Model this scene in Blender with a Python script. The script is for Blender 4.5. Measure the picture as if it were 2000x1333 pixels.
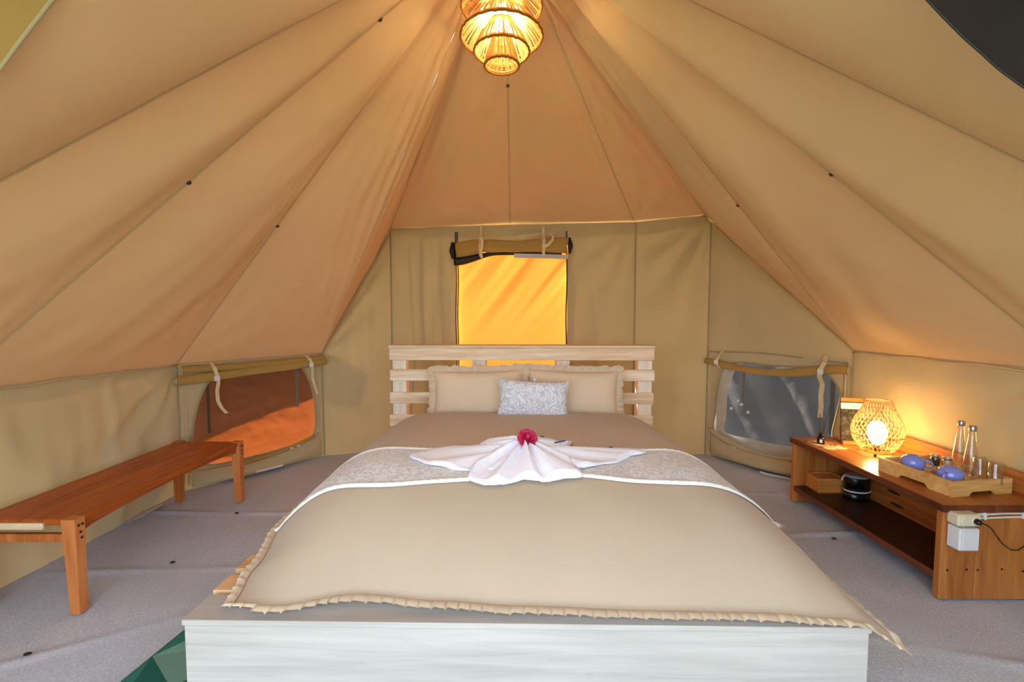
import bpy, math, random
import numpy as np
from mathutils import Vector, Matrix, Euler, noise

PI = math.pi
random.seed(7)
scene = bpy.context.scene
for _o in list(bpy.data.objects):
    bpy.data.objects.remove(_o)
COL = scene.collection

# ------------------------------------------------------------------ camera
CAM_H = 1.35
cam_d = bpy.data.cameras.new('camera')
cam_d.sensor_width = 36.0
cam_d.lens = 889.0 / 2000.0 * 36.0
cam_d.clip_start = 0.02
cam = bpy.data.objects.new('camera', cam_d)
COL.objects.link(cam)
cam.location = (0, 0, CAM_H)
cam.rotation_euler = (PI / 2 - math.atan(54 / 889), 0, 0)
scene.camera = cam

# ------------------------------------------------------------------ sky, sun, exposure
world = bpy.data.worlds.new('world')
scene.world = world
world.use_nodes = True
wb = world.node_tree.nodes['Background']
wb.inputs[0].default_value = (0.70, 0.84, 1.0, 1)
wb.inputs[1].default_value = 3.0
sun_d = bpy.data.lights.new('sun', 'SUN')
sun_d.energy = 26.0
sun_d.color = (1.0, 0.90, 0.76)
sun_d.angle = math.radians(1.6)
sun = bpy.data.objects.new('sun', sun_d)
COL.objects.link(sun)
SUN_FROM = Vector((-0.42, 0.55, 0.72)).normalized()
sun.rotation_euler = SUN_FROM.to_track_quat('Z', 'Y').to_euler()
scene.view_settings.view_transform = 'Standard'
scene.view_settings.look = 'None'
scene.view_settings.gamma = 1.0
scene.view_settings.use_curve_mapping = False
scene.view_settings.exposure = 1.06
scene.cycles.use_denoising = True
scene.cycles.max_bounces = 8
scene.cycles.diffuse_bounces = 5
scene.cycles.transmission_bounces = 8
scene.cycles.transparent_max_bounces = 16
scene.cycles.sample_clamp_indirect = 12.0

# ------------------------------------------------------------------ materials
def lin(c):
    if isinstance(c, str):
        c = [int(c[i:i + 2], 16) / 255 for i in (0, 2, 4)]
        return tuple(((v + 0.055) / 1.055) ** 2.4 if v > 0.04045 else v / 12.92 for v in c)
    return tuple(c)

def newmat(name):
    m = bpy.data.materials.new(name)
    m.use_nodes = True
    nt = m.node_tree
    nt.nodes.clear()
    out = nt.nodes.new('ShaderNodeOutputMaterial')
    return m, nt, out

def N(nt, t, **kw):
    n = nt.nodes.new('ShaderNode' + t)
    for k, v in kw.items():
        if k in ('operation', 'blend_type', 'data_type', 'feature', 'wave_type', 'bands_direction', 'distance', 'wave_profile'):
            setattr(n, k, v)
        else:
            n.inputs[k].default_value = v
    return n

def coords(nt, scale=(1, 1, 1), kind='Object', rot=(0, 0, 0)):
    tc = nt.nodes.new('ShaderNodeTexCoord')
    mp = nt.nodes.new('ShaderNodeMapping')
    mp.inputs['Scale'].default_value = scale
    mp.inputs['Rotation'].default_value = rot
    nt.links.new(tc.outputs[kind], mp.inputs['Vector'])
    return mp.outputs['Vector']

def ramp(nt, fac, stops):
    r = nt.nodes.new('ShaderNodeValToRGB')
    el = r.color_ramp.elements
    while len(el) < len(stops):
        el.new(0.5)
    for e, (p, c) in zip(el, stops):
        e.position = p
        e.color = (*lin(c), 1)
    nt.links.new(fac, r.inputs[0])
    return r.outputs[0]

def bump(nt, height, strength, dist=0.01, normal=None):
    b = nt.nodes.new('ShaderNodeBump')
    b.inputs['Strength'].default_value = strength
    b.inputs['Distance'].default_value = dist
    nt.links.new(height, b.inputs['Height'])
    if normal is not None:
        nt.links.new(normal, b.inputs['Normal'])
    return b.outputs[0]

def canvas_mat(name, col, tcol, trans, var=0.12, wr=0.25, wscale=3.0):
    """woven tent cloth: reflects and lets light through"""
    m, nt, out = newmat(name)
    L = nt.links.new
    v = coords(nt)
    n1 = N(nt, 'TexNoise', Scale=wscale, Detail=4.0, Roughness=0.55)
    L(v, n1.inputs['Vector'])
    n2 = N(nt, 'TexNoise', Scale=420.0, Detail=1.0)
    L(v, n2.inputs['Vector'])
    c = lin(col)
    r = ramp(nt, n1.outputs[0], [(0.3, tuple(x * (1 - var) for x in c)), (0.7, tuple(min(1, x * (1 + var)) for x in c))])
    b1 = bump(nt, n1.outputs[0], wr, 0.05)
    b2 = bump(nt, n2.outputs[0], 0.12, 0.002, b1)
    d = N(nt, 'BsdfDiffuse', Roughness=0.4)
    L(r, d.inputs['Color']); L(b2, d.inputs['Normal'])
    t = N(nt, 'BsdfTranslucent')
    t.inputs['Color'].default_value = (*lin(tcol), 1)
    L(b1, t.inputs['Normal'])
    mx = N(nt, 'MixShader')
    mx.inputs[0].default_value = trans
    L(d.outputs[0], mx.inputs[1]); L(t.outputs[0], mx.inputs[2])
    L(mx.outputs[0], out.inputs[0])
    return m

def cloth_mat(name, col, var=0.06, scale=6.0, weave=260.0, wr=0.15, sheen=0.15):
    m, nt, out = newmat(name)
    L = nt.links.new
    v = coords(nt)
    n1 = N(nt, 'TexNoise', Scale=scale, Detail=5.0)
    L(v, n1.inputs['Vector'])
    n2 = N(nt, 'TexNoise', Scale=weave, Detail=2.0)
    L(v, n2.inputs['Vector'])
    c = lin(col)
    r = ramp(nt, n1.outputs[0], [(0.3, tuple(x * (1 - var) for x in c)), (0.7, tuple(min(1, x * (1 + var)) for x in c))])
    p = N(nt, 'BsdfPrincipled', Roughness=0.9)
    p.inputs['Sheen Weight'].default_value = sheen
    p.inputs['Specular IOR Level'].default_value = 0.15
    L(r, p.inputs['Base Color'])
    L(bump(nt, n2.outputs[0], 0.25, 0.002, bump(nt, n1.outputs[0], wr, 0.02)), p.inputs['Normal'])
    L(p.outputs[0], out.inputs[0])
    return m

def wood_mat(name, dark, light, scale=(1, 1, 1), grain=18.0, rough=0.5, knots=0.0, knotcol='6b4326', bmp=0.15, spec=0.3):
    """scale stretches the grain: small value along the fibre axis"""
    m, nt, out = newmat(name)
    L = nt.links.new
    v = coords(nt, scale)
    w = N(nt, 'TexNoise', Scale=grain, Detail=6.0, Roughness=0.6, Distortion=0.6)
    L(v, w.inputs['Vector'])
    w2 = N(nt, 'TexNoise', Scale=grain * 0.25, Detail=2.0, Distortion=1.0)
    L(v, w2.inputs['Vector'])
    mixv = N(nt, 'Math', operation='ADD')
    L(w.outputs[0], mixv.inputs[0]); L(w2.outputs[0], mixv.inputs[1])
    hv = N(nt, 'Math', operation='MULTIPLY')
    L(mixv.outputs[0], hv.inputs[0]); hv.inputs[1].default_value = 0.5
    col = ramp(nt, hv.outputs[0], [(0.34, dark), (0.62, light)])
    if knots > 0:
        kv = coords(nt, (1, 1, 1))
        vo = N(nt, 'TexVoronoi', Scale=knots)
        L(kv, vo.inputs['Vector'])
        km = ramp(nt, vo.outputs['Distance'], [(0.05, (1, 1, 1)), (0.11, (0, 0, 0))])
        mx = N(nt, 'MixRGB')
        L(km, mx.inputs[0]); L(col, mx.inputs[1])
        mx.inputs[2].default_value = (*lin(knotcol), 1)
        col = mx.outputs[0]
    p = N(nt, 'BsdfPrincipled', Roughness=rough)
    p.inputs['Specular IOR Level'].default_value = spec
    L(col, p.inputs['Base Color'])
    L(bump(nt, w.outputs[0], bmp, 0.003), p.inputs['Normal'])
    L(p.outputs[0], out.inputs[0])
    return m

def plain_mat(name, col, rough=0.5, metal=0.0, spec=0.5, nvar=0.04, nscale=30.0, trans=0.0, coat=0.0):
    m, nt, out = newmat(name)
    L = nt.links.new
    v = coords(nt)
    n1 = N(nt, 'TexNoise', Scale=nscale, Detail=3.0)
    L(v, n1.inputs['Vector'])
    c = lin(col)
    r = ramp(nt, n1.outputs[0], [(0.3, tuple(x * (1 - nvar) for x in c)), (0.7, tuple(min(1, x * (1 + nvar)) for x in c))])
    p = N(nt, 'BsdfPrincipled', Roughness=rough, Metallic=metal)
    p.inputs['Specular IOR Level'].default_value = spec
    p.inputs['Transmission Weight'].default_value = trans
    p.inputs['Coat Weight'].default_value = coat
    L(r, p.inputs['Base Color'])
    L(p.outputs[0], out.inputs[0])
    return m

def glass_mat(name, col=(0.95, 0.97, 0.95), clear=0.72, rough=0.03):
    """thin clear glass: mostly seen through, with a glossy coat"""
    m, nt, out = newmat(name)
    L = nt.links.new
    t = N(nt, 'BsdfTransparent'); t.inputs[0].default_value = (*lin(col), 1)
    g = N(nt, 'BsdfGlossy', Roughness=rough)
    lw = N(nt, 'LayerWeight', Blend=0.35)
    r = ramp(nt, lw.outputs['Facing'], [(0.0, (1 - clear - 0.2,) * 3), (1.0, (0.75,) * 3)])
    mx = N(nt, 'MixShader')
    L(r, mx.inputs[0]); L(t.outputs[0], mx.inputs[1]); L(g.outputs[0], mx.inputs[2])
    L(mx.outputs[0], out.inputs[0])
    return m

def mesh_mat(name, col, openness, gloss=0.0):
    """fine insect netting: part open, part dark thread"""
    m, nt, out = newmat(name)
    L = nt.links.new
    t = N(nt, 'BsdfTransparent'); t.inputs[0].default_value = (1, 1, 1, 1)
    v = coords(nt)
    n1 = N(nt, 'TexNoise', Scale=14.0, Detail=4.0)
    L(v, n1.inputs['Vector'])
    c = lin(col)
    r = ramp(nt, n1.outputs[0], [(0.3, tuple(x * 0.8 for x in c)), (0.7, tuple(x * 1.2 for x in c))])
    d = N(nt, 'BsdfPrincipled', Roughness=0.8)
    d.inputs['Specular IOR Level'].default_value = 0.2
    L(r, d.inputs['Base Color'])
    mx = N(nt, 'MixShader'); mx.inputs[0].default_value = 1 - openness
    L(t.outputs[0], mx.inputs[1]); L(d.outputs[0], mx.inputs[2])
    L(mx.outputs[0], out.inputs[0])
    return m

def emit_mat(name, col, strength):
    m, nt, out = newmat(name)
    e = N(nt, 'Emission', Strength=strength)
    e.inputs[0].default_value = (*lin(col), 1)
    nt.links.new(e.outputs[0], out.inputs[0])
    return m

def rattan_mat(name, col, tcol, trans=0.35):
    return canvas_mat(name, col, tcol, trans, var=0.25, wr=0.1, wscale=60.0)

M = {}
M['roof'] = canvas_mat('roof_canvas', 'c2a980', 'd07848', 0.010, var=0.05, wr=0.25, wscale=1.6)
M['wall'] = canvas_mat('wall_canvas', 'bfad86', 'c09a60', 0.012, var=0.06, wr=0.3, wscale=2.2)
M['seam'] = canvas_mat('seam_tape', 'c2a980', 'd07848', 0.010, var=0.05)
M['wallseam'] = canvas_mat('wall_seam_tape', 'a79873', 'c08a50', 0.02, var=0.05)
M['piping'] = canvas_mat('cream_piping', 'cdb68c', 'c08a50', 0.05, var=0.05)
M['roll'] = canvas_mat('rolled_canvas', 'b08f52', 'c08a50', 0.04, var=0.08, wr=0.3)
M['strap'] = cloth_mat('cream_webbing', 'd9c69c', weave=500)
M['doorsheet'] = canvas_mat('orange_door_canvas', 'e89a44', 'ff983e', 0.105, var=0.03, wr=0.05)
M['flap'] = canvas_mat('outer_flap_canvas', '5c4a3a', 'ff8038', 0.062, var=0.08, wr=0.4, wscale=9.0)
M['flapgrey'] = canvas_mat('outer_flap_grey', '77757a', 'b0aeb0', 0.05, var=0.08, wr=0.3)
M['net'] = mesh_mat('window_netting', '463c30', 0.52)
M['netgrey'] = mesh_mat('window_netting_grey', '5c5a5a', 0.45)
M['netblack'] = mesh_mat('black_netting', '1a1a1c', 0.05)
M['black'] = plain_mat('black_nylon', '15130f', 0.6)
M['vinyl'] = plain_mat('pale_vinyl', 'b9b2a2', 0.35, nvar=0.1, nscale=12)
M['white_plastic'] = plain_mat('white_plastic', 'dcdde0', 0.35, nvar=0.01)
M['cream_plastic'] = plain_mat('cream_plastic', 'dcd2b4', 0.35, nvar=0.01)
M['black_plastic'] = plain_mat('black_plastic', '0d0d0f', 0.25, nvar=0.1)
M['button'] = plain_mat('dark_metal_button', '4a4650', 0.35, metal=0.8)
M['carpet'] = None
M['pine'] = wood_mat('pale_pine', 'cfae82', 'f4e6d0', (0.35, 4, 4), 9, 0.6, 0, 'c09070')
M['pine_up'] = wood_mat('pale_pine_upright', 'dccbb2', 'f2e8d8', (4, 4, 0.35), 9, 0.6)
M['ply'] = wood_mat('whitewashed_pine', 'a0978f', 'bab1a9', (0.3, 5, 5), 7, 0.55, 3.1, '8a6a4c', 0.1)
M['raw_pine'] = wood_mat('raw_orange_pine', 'b98552', 'dcb183', (0.4, 5, 5), 9, 0.65, 6.0, '7a4a28')
M['bench'] = wood_mat('orange_stained_bench', '8a3d10', 'bd6224', (5, 0.5, 5), 7, 0.38, 0, bmp=0.1)
M['bench_leg'] = wood_mat('orange_stained_leg', 'a04e1c', 'd08046', (5, 5, 0.5), 7, 0.45, 0, bmp=0.1)
M['bench_end'] = wood_mat('raw_bench_end', 'c49a6c', 'ecd7b0', (0.6, 5, 5), 6, 0.6)
M['cab'] = wood_mat('varnished_cabinet', '8f4c1c', 'c27e40', (5, 5, 0.5), 6, 0.4, 0, bmp=0.12)
M['cab_top'] = wood_mat('cabinet_top', '8a4a22', 'b8743a', (5, 0.5, 5), 7, 0.3, bmp=0.08)
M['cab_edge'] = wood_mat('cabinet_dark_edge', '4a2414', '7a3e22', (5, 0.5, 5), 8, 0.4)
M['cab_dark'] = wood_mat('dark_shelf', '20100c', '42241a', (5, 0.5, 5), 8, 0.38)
M['cab_back'] = wood_mat('cabinet_back', '8c4a1e', 'c07a3c', (5, 0.5, 5), 6, 0.45)
M['box'] = wood_mat('honey_box', 'b0682c', 'd08c48', (0.5, 5, 5), 8, 0.45)
M['tray'] = wood_mat('tray_pine', 'c28e4a', 'e6bd78', (0.5, 5, 5), 7, 0.45, 7.0, '7a4a24')
M['duvet'] = cloth_mat('beige_duvet', 'b8a690', 0.03, 2.5, 300, 0.18)
M['frill'] = cloth_mat('beige_frill', 'ccb99e', 0.05, 8, 300, 0.2)
M['pillow'] = cloth_mat('cream_pillow', 'd9c6aa', 0.03, 4, 300, 0.15)
M['mattress'] = cloth_mat('white_mattress', 'd8d2c8', 0.03)
M['towel'] = cloth_mat('white_towel', 'e6e4f0', 0.02, 20, 380, 0.25, 0.4)
M['stripe'] = cloth_mat('navy_stripe', '3a4680')
M['trim'] = cloth_mat('white_trim', 'e6e4e0')
M['rose'] = plain_mat('crimson_petal', 'b8164a', 0.6, nvar=0.25, nscale=60)
M['rose_leaf'] = plain_mat('rose_sepal', '2e4a20', 0.6, nvar=0.2)
M['rattan'] = rattan_mat('rattan', 'e0b878', 'ffd898', 0.4)
M['rattan_dark'] = rattan_mat('rattan_rim', 'a0682c', 'c08038', 0.15)
M['rattan_pale'] = rattan_mat('bamboo_lattice', 'e0c08c', 'ffd898', 0.32)
M['lilac'] = plain_mat('lilac_glaze', '8290e2', 0.18, nvar=0.03, coat=0.3)
M['glass'] = glass_mat('clear_glass')
M['amber'] = plain_mat('amber_glass', '1e0d07', 0.12, nvar=0.2)
M['coffee'] = plain_mat('coffee_powder', '3a1a0c', 0.8, nvar=0.3, nscale=200)
M['sugar'] = plain_mat('cream_powder', 'cdb58a', 0.8, nvar=0.1, nscale=200)
M['steel'] = plain_mat('brushed_lid', 'b9b4b4', 0.3, metal=0.85)
M['paper'] = plain_mat('printed_paper', 'd8c6a4', 0.7)
M['dark_iron'] = plain_mat('dark_iron', '231a14', 0.45, metal=0.4)
M['grey_lid'] = plain_mat('grey_lid', '9aa2a6', 0.35)
M['cord_white'] = plain_mat('white_cord', 'd8d4c8', 0.5)
M['ground'] = plain_mat('grass_ground', '5a5c3c', 0.95, nvar=0.2, nscale=3)

def carpet():
    m, nt, out = newmat('grey_felt_carpet')
    L = nt.links.new
    v = coords(nt)
    n1 = N(nt, 'TexNoise', Scale=140.0, Detail=4.0, Roughness=0.75); L(v, n1.inputs['Vector'])
    n2 = N(nt, 'TexNoise', Scale=1.3, Detail=3.0); L(v, n2.inputs['Vector'])
    c1 = ramp(nt, n1.outputs[0], [(0.32, 'b2b8c8'), (0.68, 'dce3f0')])
    c2 = ramp(nt, n2.outputs[0], [(0.35, (0.86, 0.84, 0.82)), (0.65, (1, 1, 1))])
    mx = N(nt, 'MixRGB', blend_type='MULTIPLY'); mx.inputs[0].default_value = 1.0
    L(c1, mx.inputs[1]); L(c2, mx.inputs[2])
    p = N(nt, 'BsdfPrincipled', Roughness=0.95); p.inputs['Specular IOR Level'].default_value = 0.1
    L(mx.outputs[0], p.inputs['Base Color'])
    L(bump(nt, n1.outputs[0], 0.5, 0.004), p.inputs['Normal'])
    L(p.outputs[0], out.inputs[0])
    return m
M['carpet'] = carpet()

def leaf_cushion():
    m, nt, out = newmat('leaf_print_cotton')
    L = nt.links.new
    tc = nt.nodes.new('ShaderNodeTexCoord')
    ds = N(nt, 'TexNoise', Scale=9.0, Detail=1.0); L(tc.outputs['Object'], ds.inputs['Vector'])
    add = N(nt, 'MixRGB', blend_type='ADD'); add.inputs[0].default_value = 0.22
    L(tc.outputs['Object'], add.inputs[1]); L(ds.outputs['Color'], add.inputs[2])
    mp = nt.nodes.new('ShaderNodeMapping'); mp.inputs['Scale'].default_value = (48, 48, 17)
    mp.inputs['Rotation'].default_value = (0, 0.5, 0)
    L(add.outputs[0], mp.inputs['Vector'])
    vo = N(nt, 'TexVoronoi', Scale=1.0, feature='DISTANCE_TO_EDGE'); L(mp.outputs[0], vo.inputs['Vector'])
    c = ramp(nt, vo.outputs['Distance'], [(0.04, 'bcc0ca'), (0.16, 'e2e5ec')])
    p = N(nt, 'BsdfPrincipled', Roughness=0.85); p.inputs['Specular IOR Level'].default_value = 0.15
    L(c, p.inputs['Base Color'])
    L(p.outputs[0], out.inputs[0])
    return m
M['leafprint'] = leaf_cushion()

def runner_mat():
    m, nt, out = newmat('silver_brocade')
    L = nt.links.new
    v = coords(nt, (34, 60, 34))
    vo = N(nt, 'TexVoronoi', Scale=1.0, feature='SMOOTH_F1'); L(v, vo.inputs['Vector'])
    n1 = N(nt, 'TexNoise', Scale=40.0, Detail=3.0, Distortion=2.0); L(coords(nt), n1.inputs['Vector'])
    c = ramp(nt, n1.outputs[0], [(0.38, 'bcbbbd'), (0.60, 'e0e0e2')])
    p = N(nt, 'BsdfPrincipled', Roughness=0.42); p.inputs['Sheen Weight'].default_value = 0.3
    p.inputs['Specular IOR Level'].default_value = 0.6
    L(c, p.inputs['Base Color'])
    L(bump(nt, vo.outputs['Distance'], 0.4, 0.006, bump(nt, n1.outputs[0], 0.4, 0.006)), p.inputs['Normal'])
    L(p.outputs[0], out.inputs[0])
    return m
M['runner'] = runner_mat()

def rug_mat():
    m, nt, out = newmat('green_triangle_rug')
    L = nt.links.new
    v1 = coords(nt, (4.2, 4.2, 4.2), rot=(0, 0, 0.55))
    k = N(nt, 'TexChecker', Scale=1.0); L(v1, k.inputs['Vector'])
    k.inputs['Color1'].default_value = (*lin('2f6a5c'), 1); k.inputs['Color2'].default_value = (*lin('8fb3a2'), 1)
    v2 = coords(nt, (2.6, 2.6, 2.6), rot=(0, 0, 1.2))
    k2 = N(nt, 'TexChecker', Scale=1.0); L(v2, k2.inputs['Vector'])
    k2.inputs['Color1'].default_value = (*lin('3f8270'), 1); k2.inputs['Color2'].default_value = (*lin('16473c'), 1)
    mx = N(nt, 'MixRGB'); mx.inputs[0].default_value = 0.45
    L(k.outputs[0], mx.inputs[1]); L(k2.outputs[0], mx.inputs[2])
    n1 = N(nt, 'TexNoise', Scale=300.0, Detail=2.0); L(coords(nt), n1.inputs['Vector'])
    p = N(nt, 'BsdfPrincipled', Roughness=0.95); p.inputs['Specular IOR Level'].default_value = 0.1
    L(mx.outputs[0], p.inputs['Base Color'])
    L(bump(nt, n1.outputs[0], 0.5, 0.004), p.inputs['Normal'])
    L(p.outputs[0], out.inputs[0])
    return m
M['rug'] = rug_mat()

def print_mat(name, stops, scale):
    m, nt, out = newmat(name)
    L = nt.links.new
    n1 = N(nt, 'TexNoise', Scale=scale, Detail=5.0, Distortion=1.0); L(coords(nt), n1.inputs['Vector'])
    p = N(nt, 'BsdfPrincipled', Roughness=0.75)
    L(ramp(nt, n1.outputs[0], stops), p.inputs['Base Color'])
    L(p.outputs[0], out.inputs[0])
    return m
M['booklet'] = print_mat('booklet_photo', [(0.35, '0c0a09'), (0.5, '1e1a18'), (0.7, '5a5450')], 30)
M['leaflet'] = print_mat('leaflet_print', [(0.4, '7a4a2a'), (0.5, 'cbb08a'), (0.62, 'dcc8a4')], 14)

# ------------------------------------------------------------------ object helpers
def link(o, parent=None):
    COL.objects.link(o)
    if parent is not None:
        o.parent = parent
    return o

def tag(o, label=None, cat=None, group=None, kind=None):
    if label: o['label'] = label
    if cat: o['category'] = cat
    if group: o['group'] = group
    if kind: o['kind'] = kind
    return o

def thing(name, label, cat, loc=(0, 0, 0), rotz=0.0, group=None):
    o = bpy.data.objects.new(name, None)
    o.empty_display_size = 0.05
    o.location = loc
    o.rotation_euler = (0, 0, rotz)
    link(o)
    return tag(o, label, cat, group)

def struct(name, label, loc=(0, 0, 0)):
    o = bpy.data.objects.new(name, None)
    o.empty_display_size = 0.05
    o.location = loc
    link(o)
    return tag(o, label, None, None, 'structure')

class MB:
    def __init__(self):
        self.v = []; self.f = []; self.s = []
    def add(self, verts, faces, smooth=False):
        b = len(self.v)
        self.v.extend([tuple(p) for p in verts])
        for f in faces:
            self.f.append(tuple(i + b for i in f)); self.s.append(smooth)
        return self
    def box(self, c, size, rot=None, bev=0.0, taper=None):
        """box centred at c; rot a Matrix; chamfered edges when bev > 0"""
        hx, hy, hz = size[0] / 2, size[1] / 2, size[2] / 2
        R = rot or Matrix.Identity(3)
        pts = []; fs = []
        if bev <= 0:
            for z in (-hz, hz):
                for x, y in ((-hx, -hy), (hx, -hy), (hx, hy), (-hx, hy)):
                    pts.append((x, y, z))
            fs = [(3, 2, 1, 0), (4, 5, 6, 7), (0, 1, 5, 4), (1, 2, 6, 5), (2, 3, 7, 6), (3, 0, 4, 7)]
        else:
            b = min(bev, hx * .9, hy * .9, hz * .9)
            ring = [(-hx + b, -hy), (hx - b, -hy), (hx, -hy + b), (hx, hy - b), (hx - b, hy), (-hx + b, hy), (-hx, hy - b), (-hx, -hy + b)]
            ins = [(-hx + b, -hy + b), (hx - b, -hy + b), (hx - b, -hy + b), (hx - b, hy - b), (hx - b, hy - b), (-hx + b, hy - b), (-hx + b, hy - b), (-hx + b, -hy + b)]
            for r, z in ((ins, -hz), (ring, -hz + b), (ring, hz - b), (ins, hz)):
                pts += [(x, y, z) for x, y in r]
            for k in range(3):
                for i in range(8):
                    j = (i + 1) % 8
                    fs.append((k * 8 + i, k * 8 + j, k * 8 + 8 + j, k * 8 + 8 + i))
            fs.append((7, 5, 3, 1)); fs.append((24 + 1, 24 + 3, 24 + 5, 24 + 7))
        cc = Vector(c)
        self.add([cc + R @ Vector(p) for p in pts], fs)
        return self
    def tube(self, path, rad, n=10, caps=True, closed=False):
        path = [Vector(p) for p in path]
        m = len(path)
        rads = rad if isinstance(rad, (list, tuple)) else [rad] * m
        base = len(self.v)
        prev = None
        for i, p in enumerate(path):
            if closed:
                t = path[(i + 1) % m] - path[i - 1]
            else:
                t = path[min(i + 1, m - 1)] - path[max(i - 1, 0)]
            t.normalize()
            if prev is None:
                a = Vector((0, 0, 1)) if abs(t.z) < 0.9 else Vector((1, 0, 0))
                nx = t.cross(a).normalized()
            else:
                nx = (prev - t * prev.dot(t)).normalized()
            prev = nx
            ny = t.cross(nx)
            for k in range(n):
                a = 2 * PI * k / n
                self.v.append(tuple(p + (nx * math.cos(a) + ny * math.sin(a)) * rads[i]))
        rng = m if closed else m - 1
        for i in range(rng):
            for k in range(n):
                a = base + i * n + k; b_ = base + i * n + (k + 1) % n
                c = base + ((i + 1) % m) * n + (k + 1) % n; d = base + ((i + 1) % m) * n + k
                self.f.append((a, b_, c, d)); self.s.append(True)
        if caps and not closed:
            self.f.append(tuple(base + k for k in reversed(range(n)))); self.s.append(False)
            self.f.append(tuple(base + (m - 1) * n + k for k in range(n))); self.s.append(False)
        return self
    def lathe(self, prof, c=(0, 0, 0), n=24, rot=None, capb=True, capt=True, sx=1.0, sy=1.0):
        R = rot or Matrix.Identity(3)
        base = len(self.v); cc = Vector(c)
        for r, z in prof:
            for k in range(n):
                a = 2 * PI * k / n
                self.v.append(tuple(cc + R @ Vector((r * math.cos(a) * sx, r * math.sin(a) * sy, z))))
        for i in range(len(prof) - 1):
            for k in range(n):
                j = (k + 1) % n
                self.f.append((base + i * n + k, base + i * n + j, base + (i + 1) * n + j, base + (i + 1) * n + k)); self.s.append(True)
        if capb: self.f.append(tuple(base + k for k in reversed(range(n)))); self.s.append(False)
        if capt:
            o = base + (len(prof) - 1) * n
            self.f.append(tuple(o + k for k in range(n))); self.s.append(False)
        return self
    def grid(self, P, smooth=True, wrapu=False):
        """P[i][j] points"""
        nu, nv = len(P), len(P[0])
        base = len(self.v)
        for row in P:
            self.v.extend([tuple(p) for p in row])
        for i in range(nu if wrapu else nu - 1):
            for j in range(nv - 1):
                i2 = (i + 1) % nu
                self.f.append((base + i * nv + j, base + i2 * nv + j, base + i2 * nv + j + 1, base + i * nv + j + 1)); self.s.append(smooth)
        return self
    def ribbon(self, path, wvec, thick=0.003):
        """flat webbing along a path; wvec is the half width direction"""
        w = Vector(wvec); m = len(path)
        P = [Vector(p) for p in path]
        rows = []
        for i, p in enumerate(P):
            t = (P[min(i + 1, m - 1)] - P[max(i - 1, 0)]).normalized()
            nrm = t.cross(w).normalized() * thick / 2
            rows.append([p - w + nrm, p + w + nrm, p + w - nrm, p - w - nrm, p - w + nrm])
        self.grid(rows, smooth=False)
        b = len(self.v) - m * 5
        self.f.append((b, b + 1, b + 2, b + 3)); self.s.append(False)
        e = b + (m - 1) * 5
        self.f.append((e + 3, e + 2, e + 1, e)); self.s.append(False)
        return self
    def build(self, name, mat, parent=None, loc=None, off=None):
        me = bpy.data.meshes.new(name)
        vs = self.v
        if off is not None:
            o0 = Vector(off)
            vs = [tuple(Vector(p) - o0) for p in vs]
        me.from_pydata(vs, [], self.f)
        me.polygons.foreach_set('use_smooth', self.s)
        me.update()
        if mat is not None:
            me.materials.append(M[mat] if isinstance(mat, str) else mat)
        o = bpy.data.objects.new(name, me)
        if loc is not None:
            o.location = loc
        return link(o, parent)

def rotz(a): return Matrix.Rotation(a, 3, 'Z')
def rotx(a): return Matrix.Rotation(a, 3, 'X')
def roty(a): return Matrix.Rotation(a, 3, 'Y')
def sstep(x): x = max(0.0, min(1.0, x)); return x * x * (3 - 2 * x)
def nz(x, y, z=0.0): return noise.noise(Vector((x, y, z)))
def lerp(a, b, t): return a + (b - a) * t
def copy_tree(o, parent=None):
    c = o.copy(); COL.objects.link(c); c.parent = parent
    for ch in list(o.children): copy_tree(ch, c)
    return c

# ================================================================== THE TENT
APEX = Vector((-0.03, 2.15, 3.15))
E_ = {
 'F_L': Vector((-1.25, -0.38, 2.35)), 'F_LB': Vector((-1.85, 0.05, 1.0)),
 'L1': Vector((-2.53, 1.10, 1.0)), 'L2': Vector((-2.53, 2.0, 1.0)), 'A': Vector((-2.52, 3.40, 0.97)),
 'B': Vector((-1.79, 4.27, 0.98)), 'C': Vector((-1.18, 4.47, 2.17)), 'M1': Vector((-0.02, 4.46, 2.20)),
 'M2': Vector((1.17, 4.40, 2.21)), 'CR': Vector((1.81, 4.33, 2.27)), 'AR': Vector((2.58, 3.42, 1.07)),
 'R2': Vector((2.58, 2.05, 1.08)), 'R1': Vector((2.58, 1.10, 1.08)), 'F_RB': Vector((1.95, 0.05, 1.05)),
 'F_R': Vector((1.30, -0.38, 2.35)),
}
order = ['F_L', 'F_LB', 'L1', 'L2', 'A', 'B', 'C', 'M1', 'M2', 'CR', 'AR', 'R2', 'R1', 'F_RB', 'F_R']
sag = {('L1','L2'): .06, ('L2','A'): .07, ('A','B'): .05, ('B','C'): .03, ('C','M1'): .03, ('M1','M2'): .03, ('M2','CR'): .02,
       ('CR','AR'): .10, ('AR','R2'): .10, ('R2','R1'): .12}
wrk = {('C','M1'): .026, ('M1','M2'): .020, ('M2','CR'): .030, ('B','C'): .022, ('A','B'): .024, ('CR','AR'): .016, ('L2','A'): .020, ('L1','L2'): .016, ('AR','R2'): .018, ('R2','R1'): .018}

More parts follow.
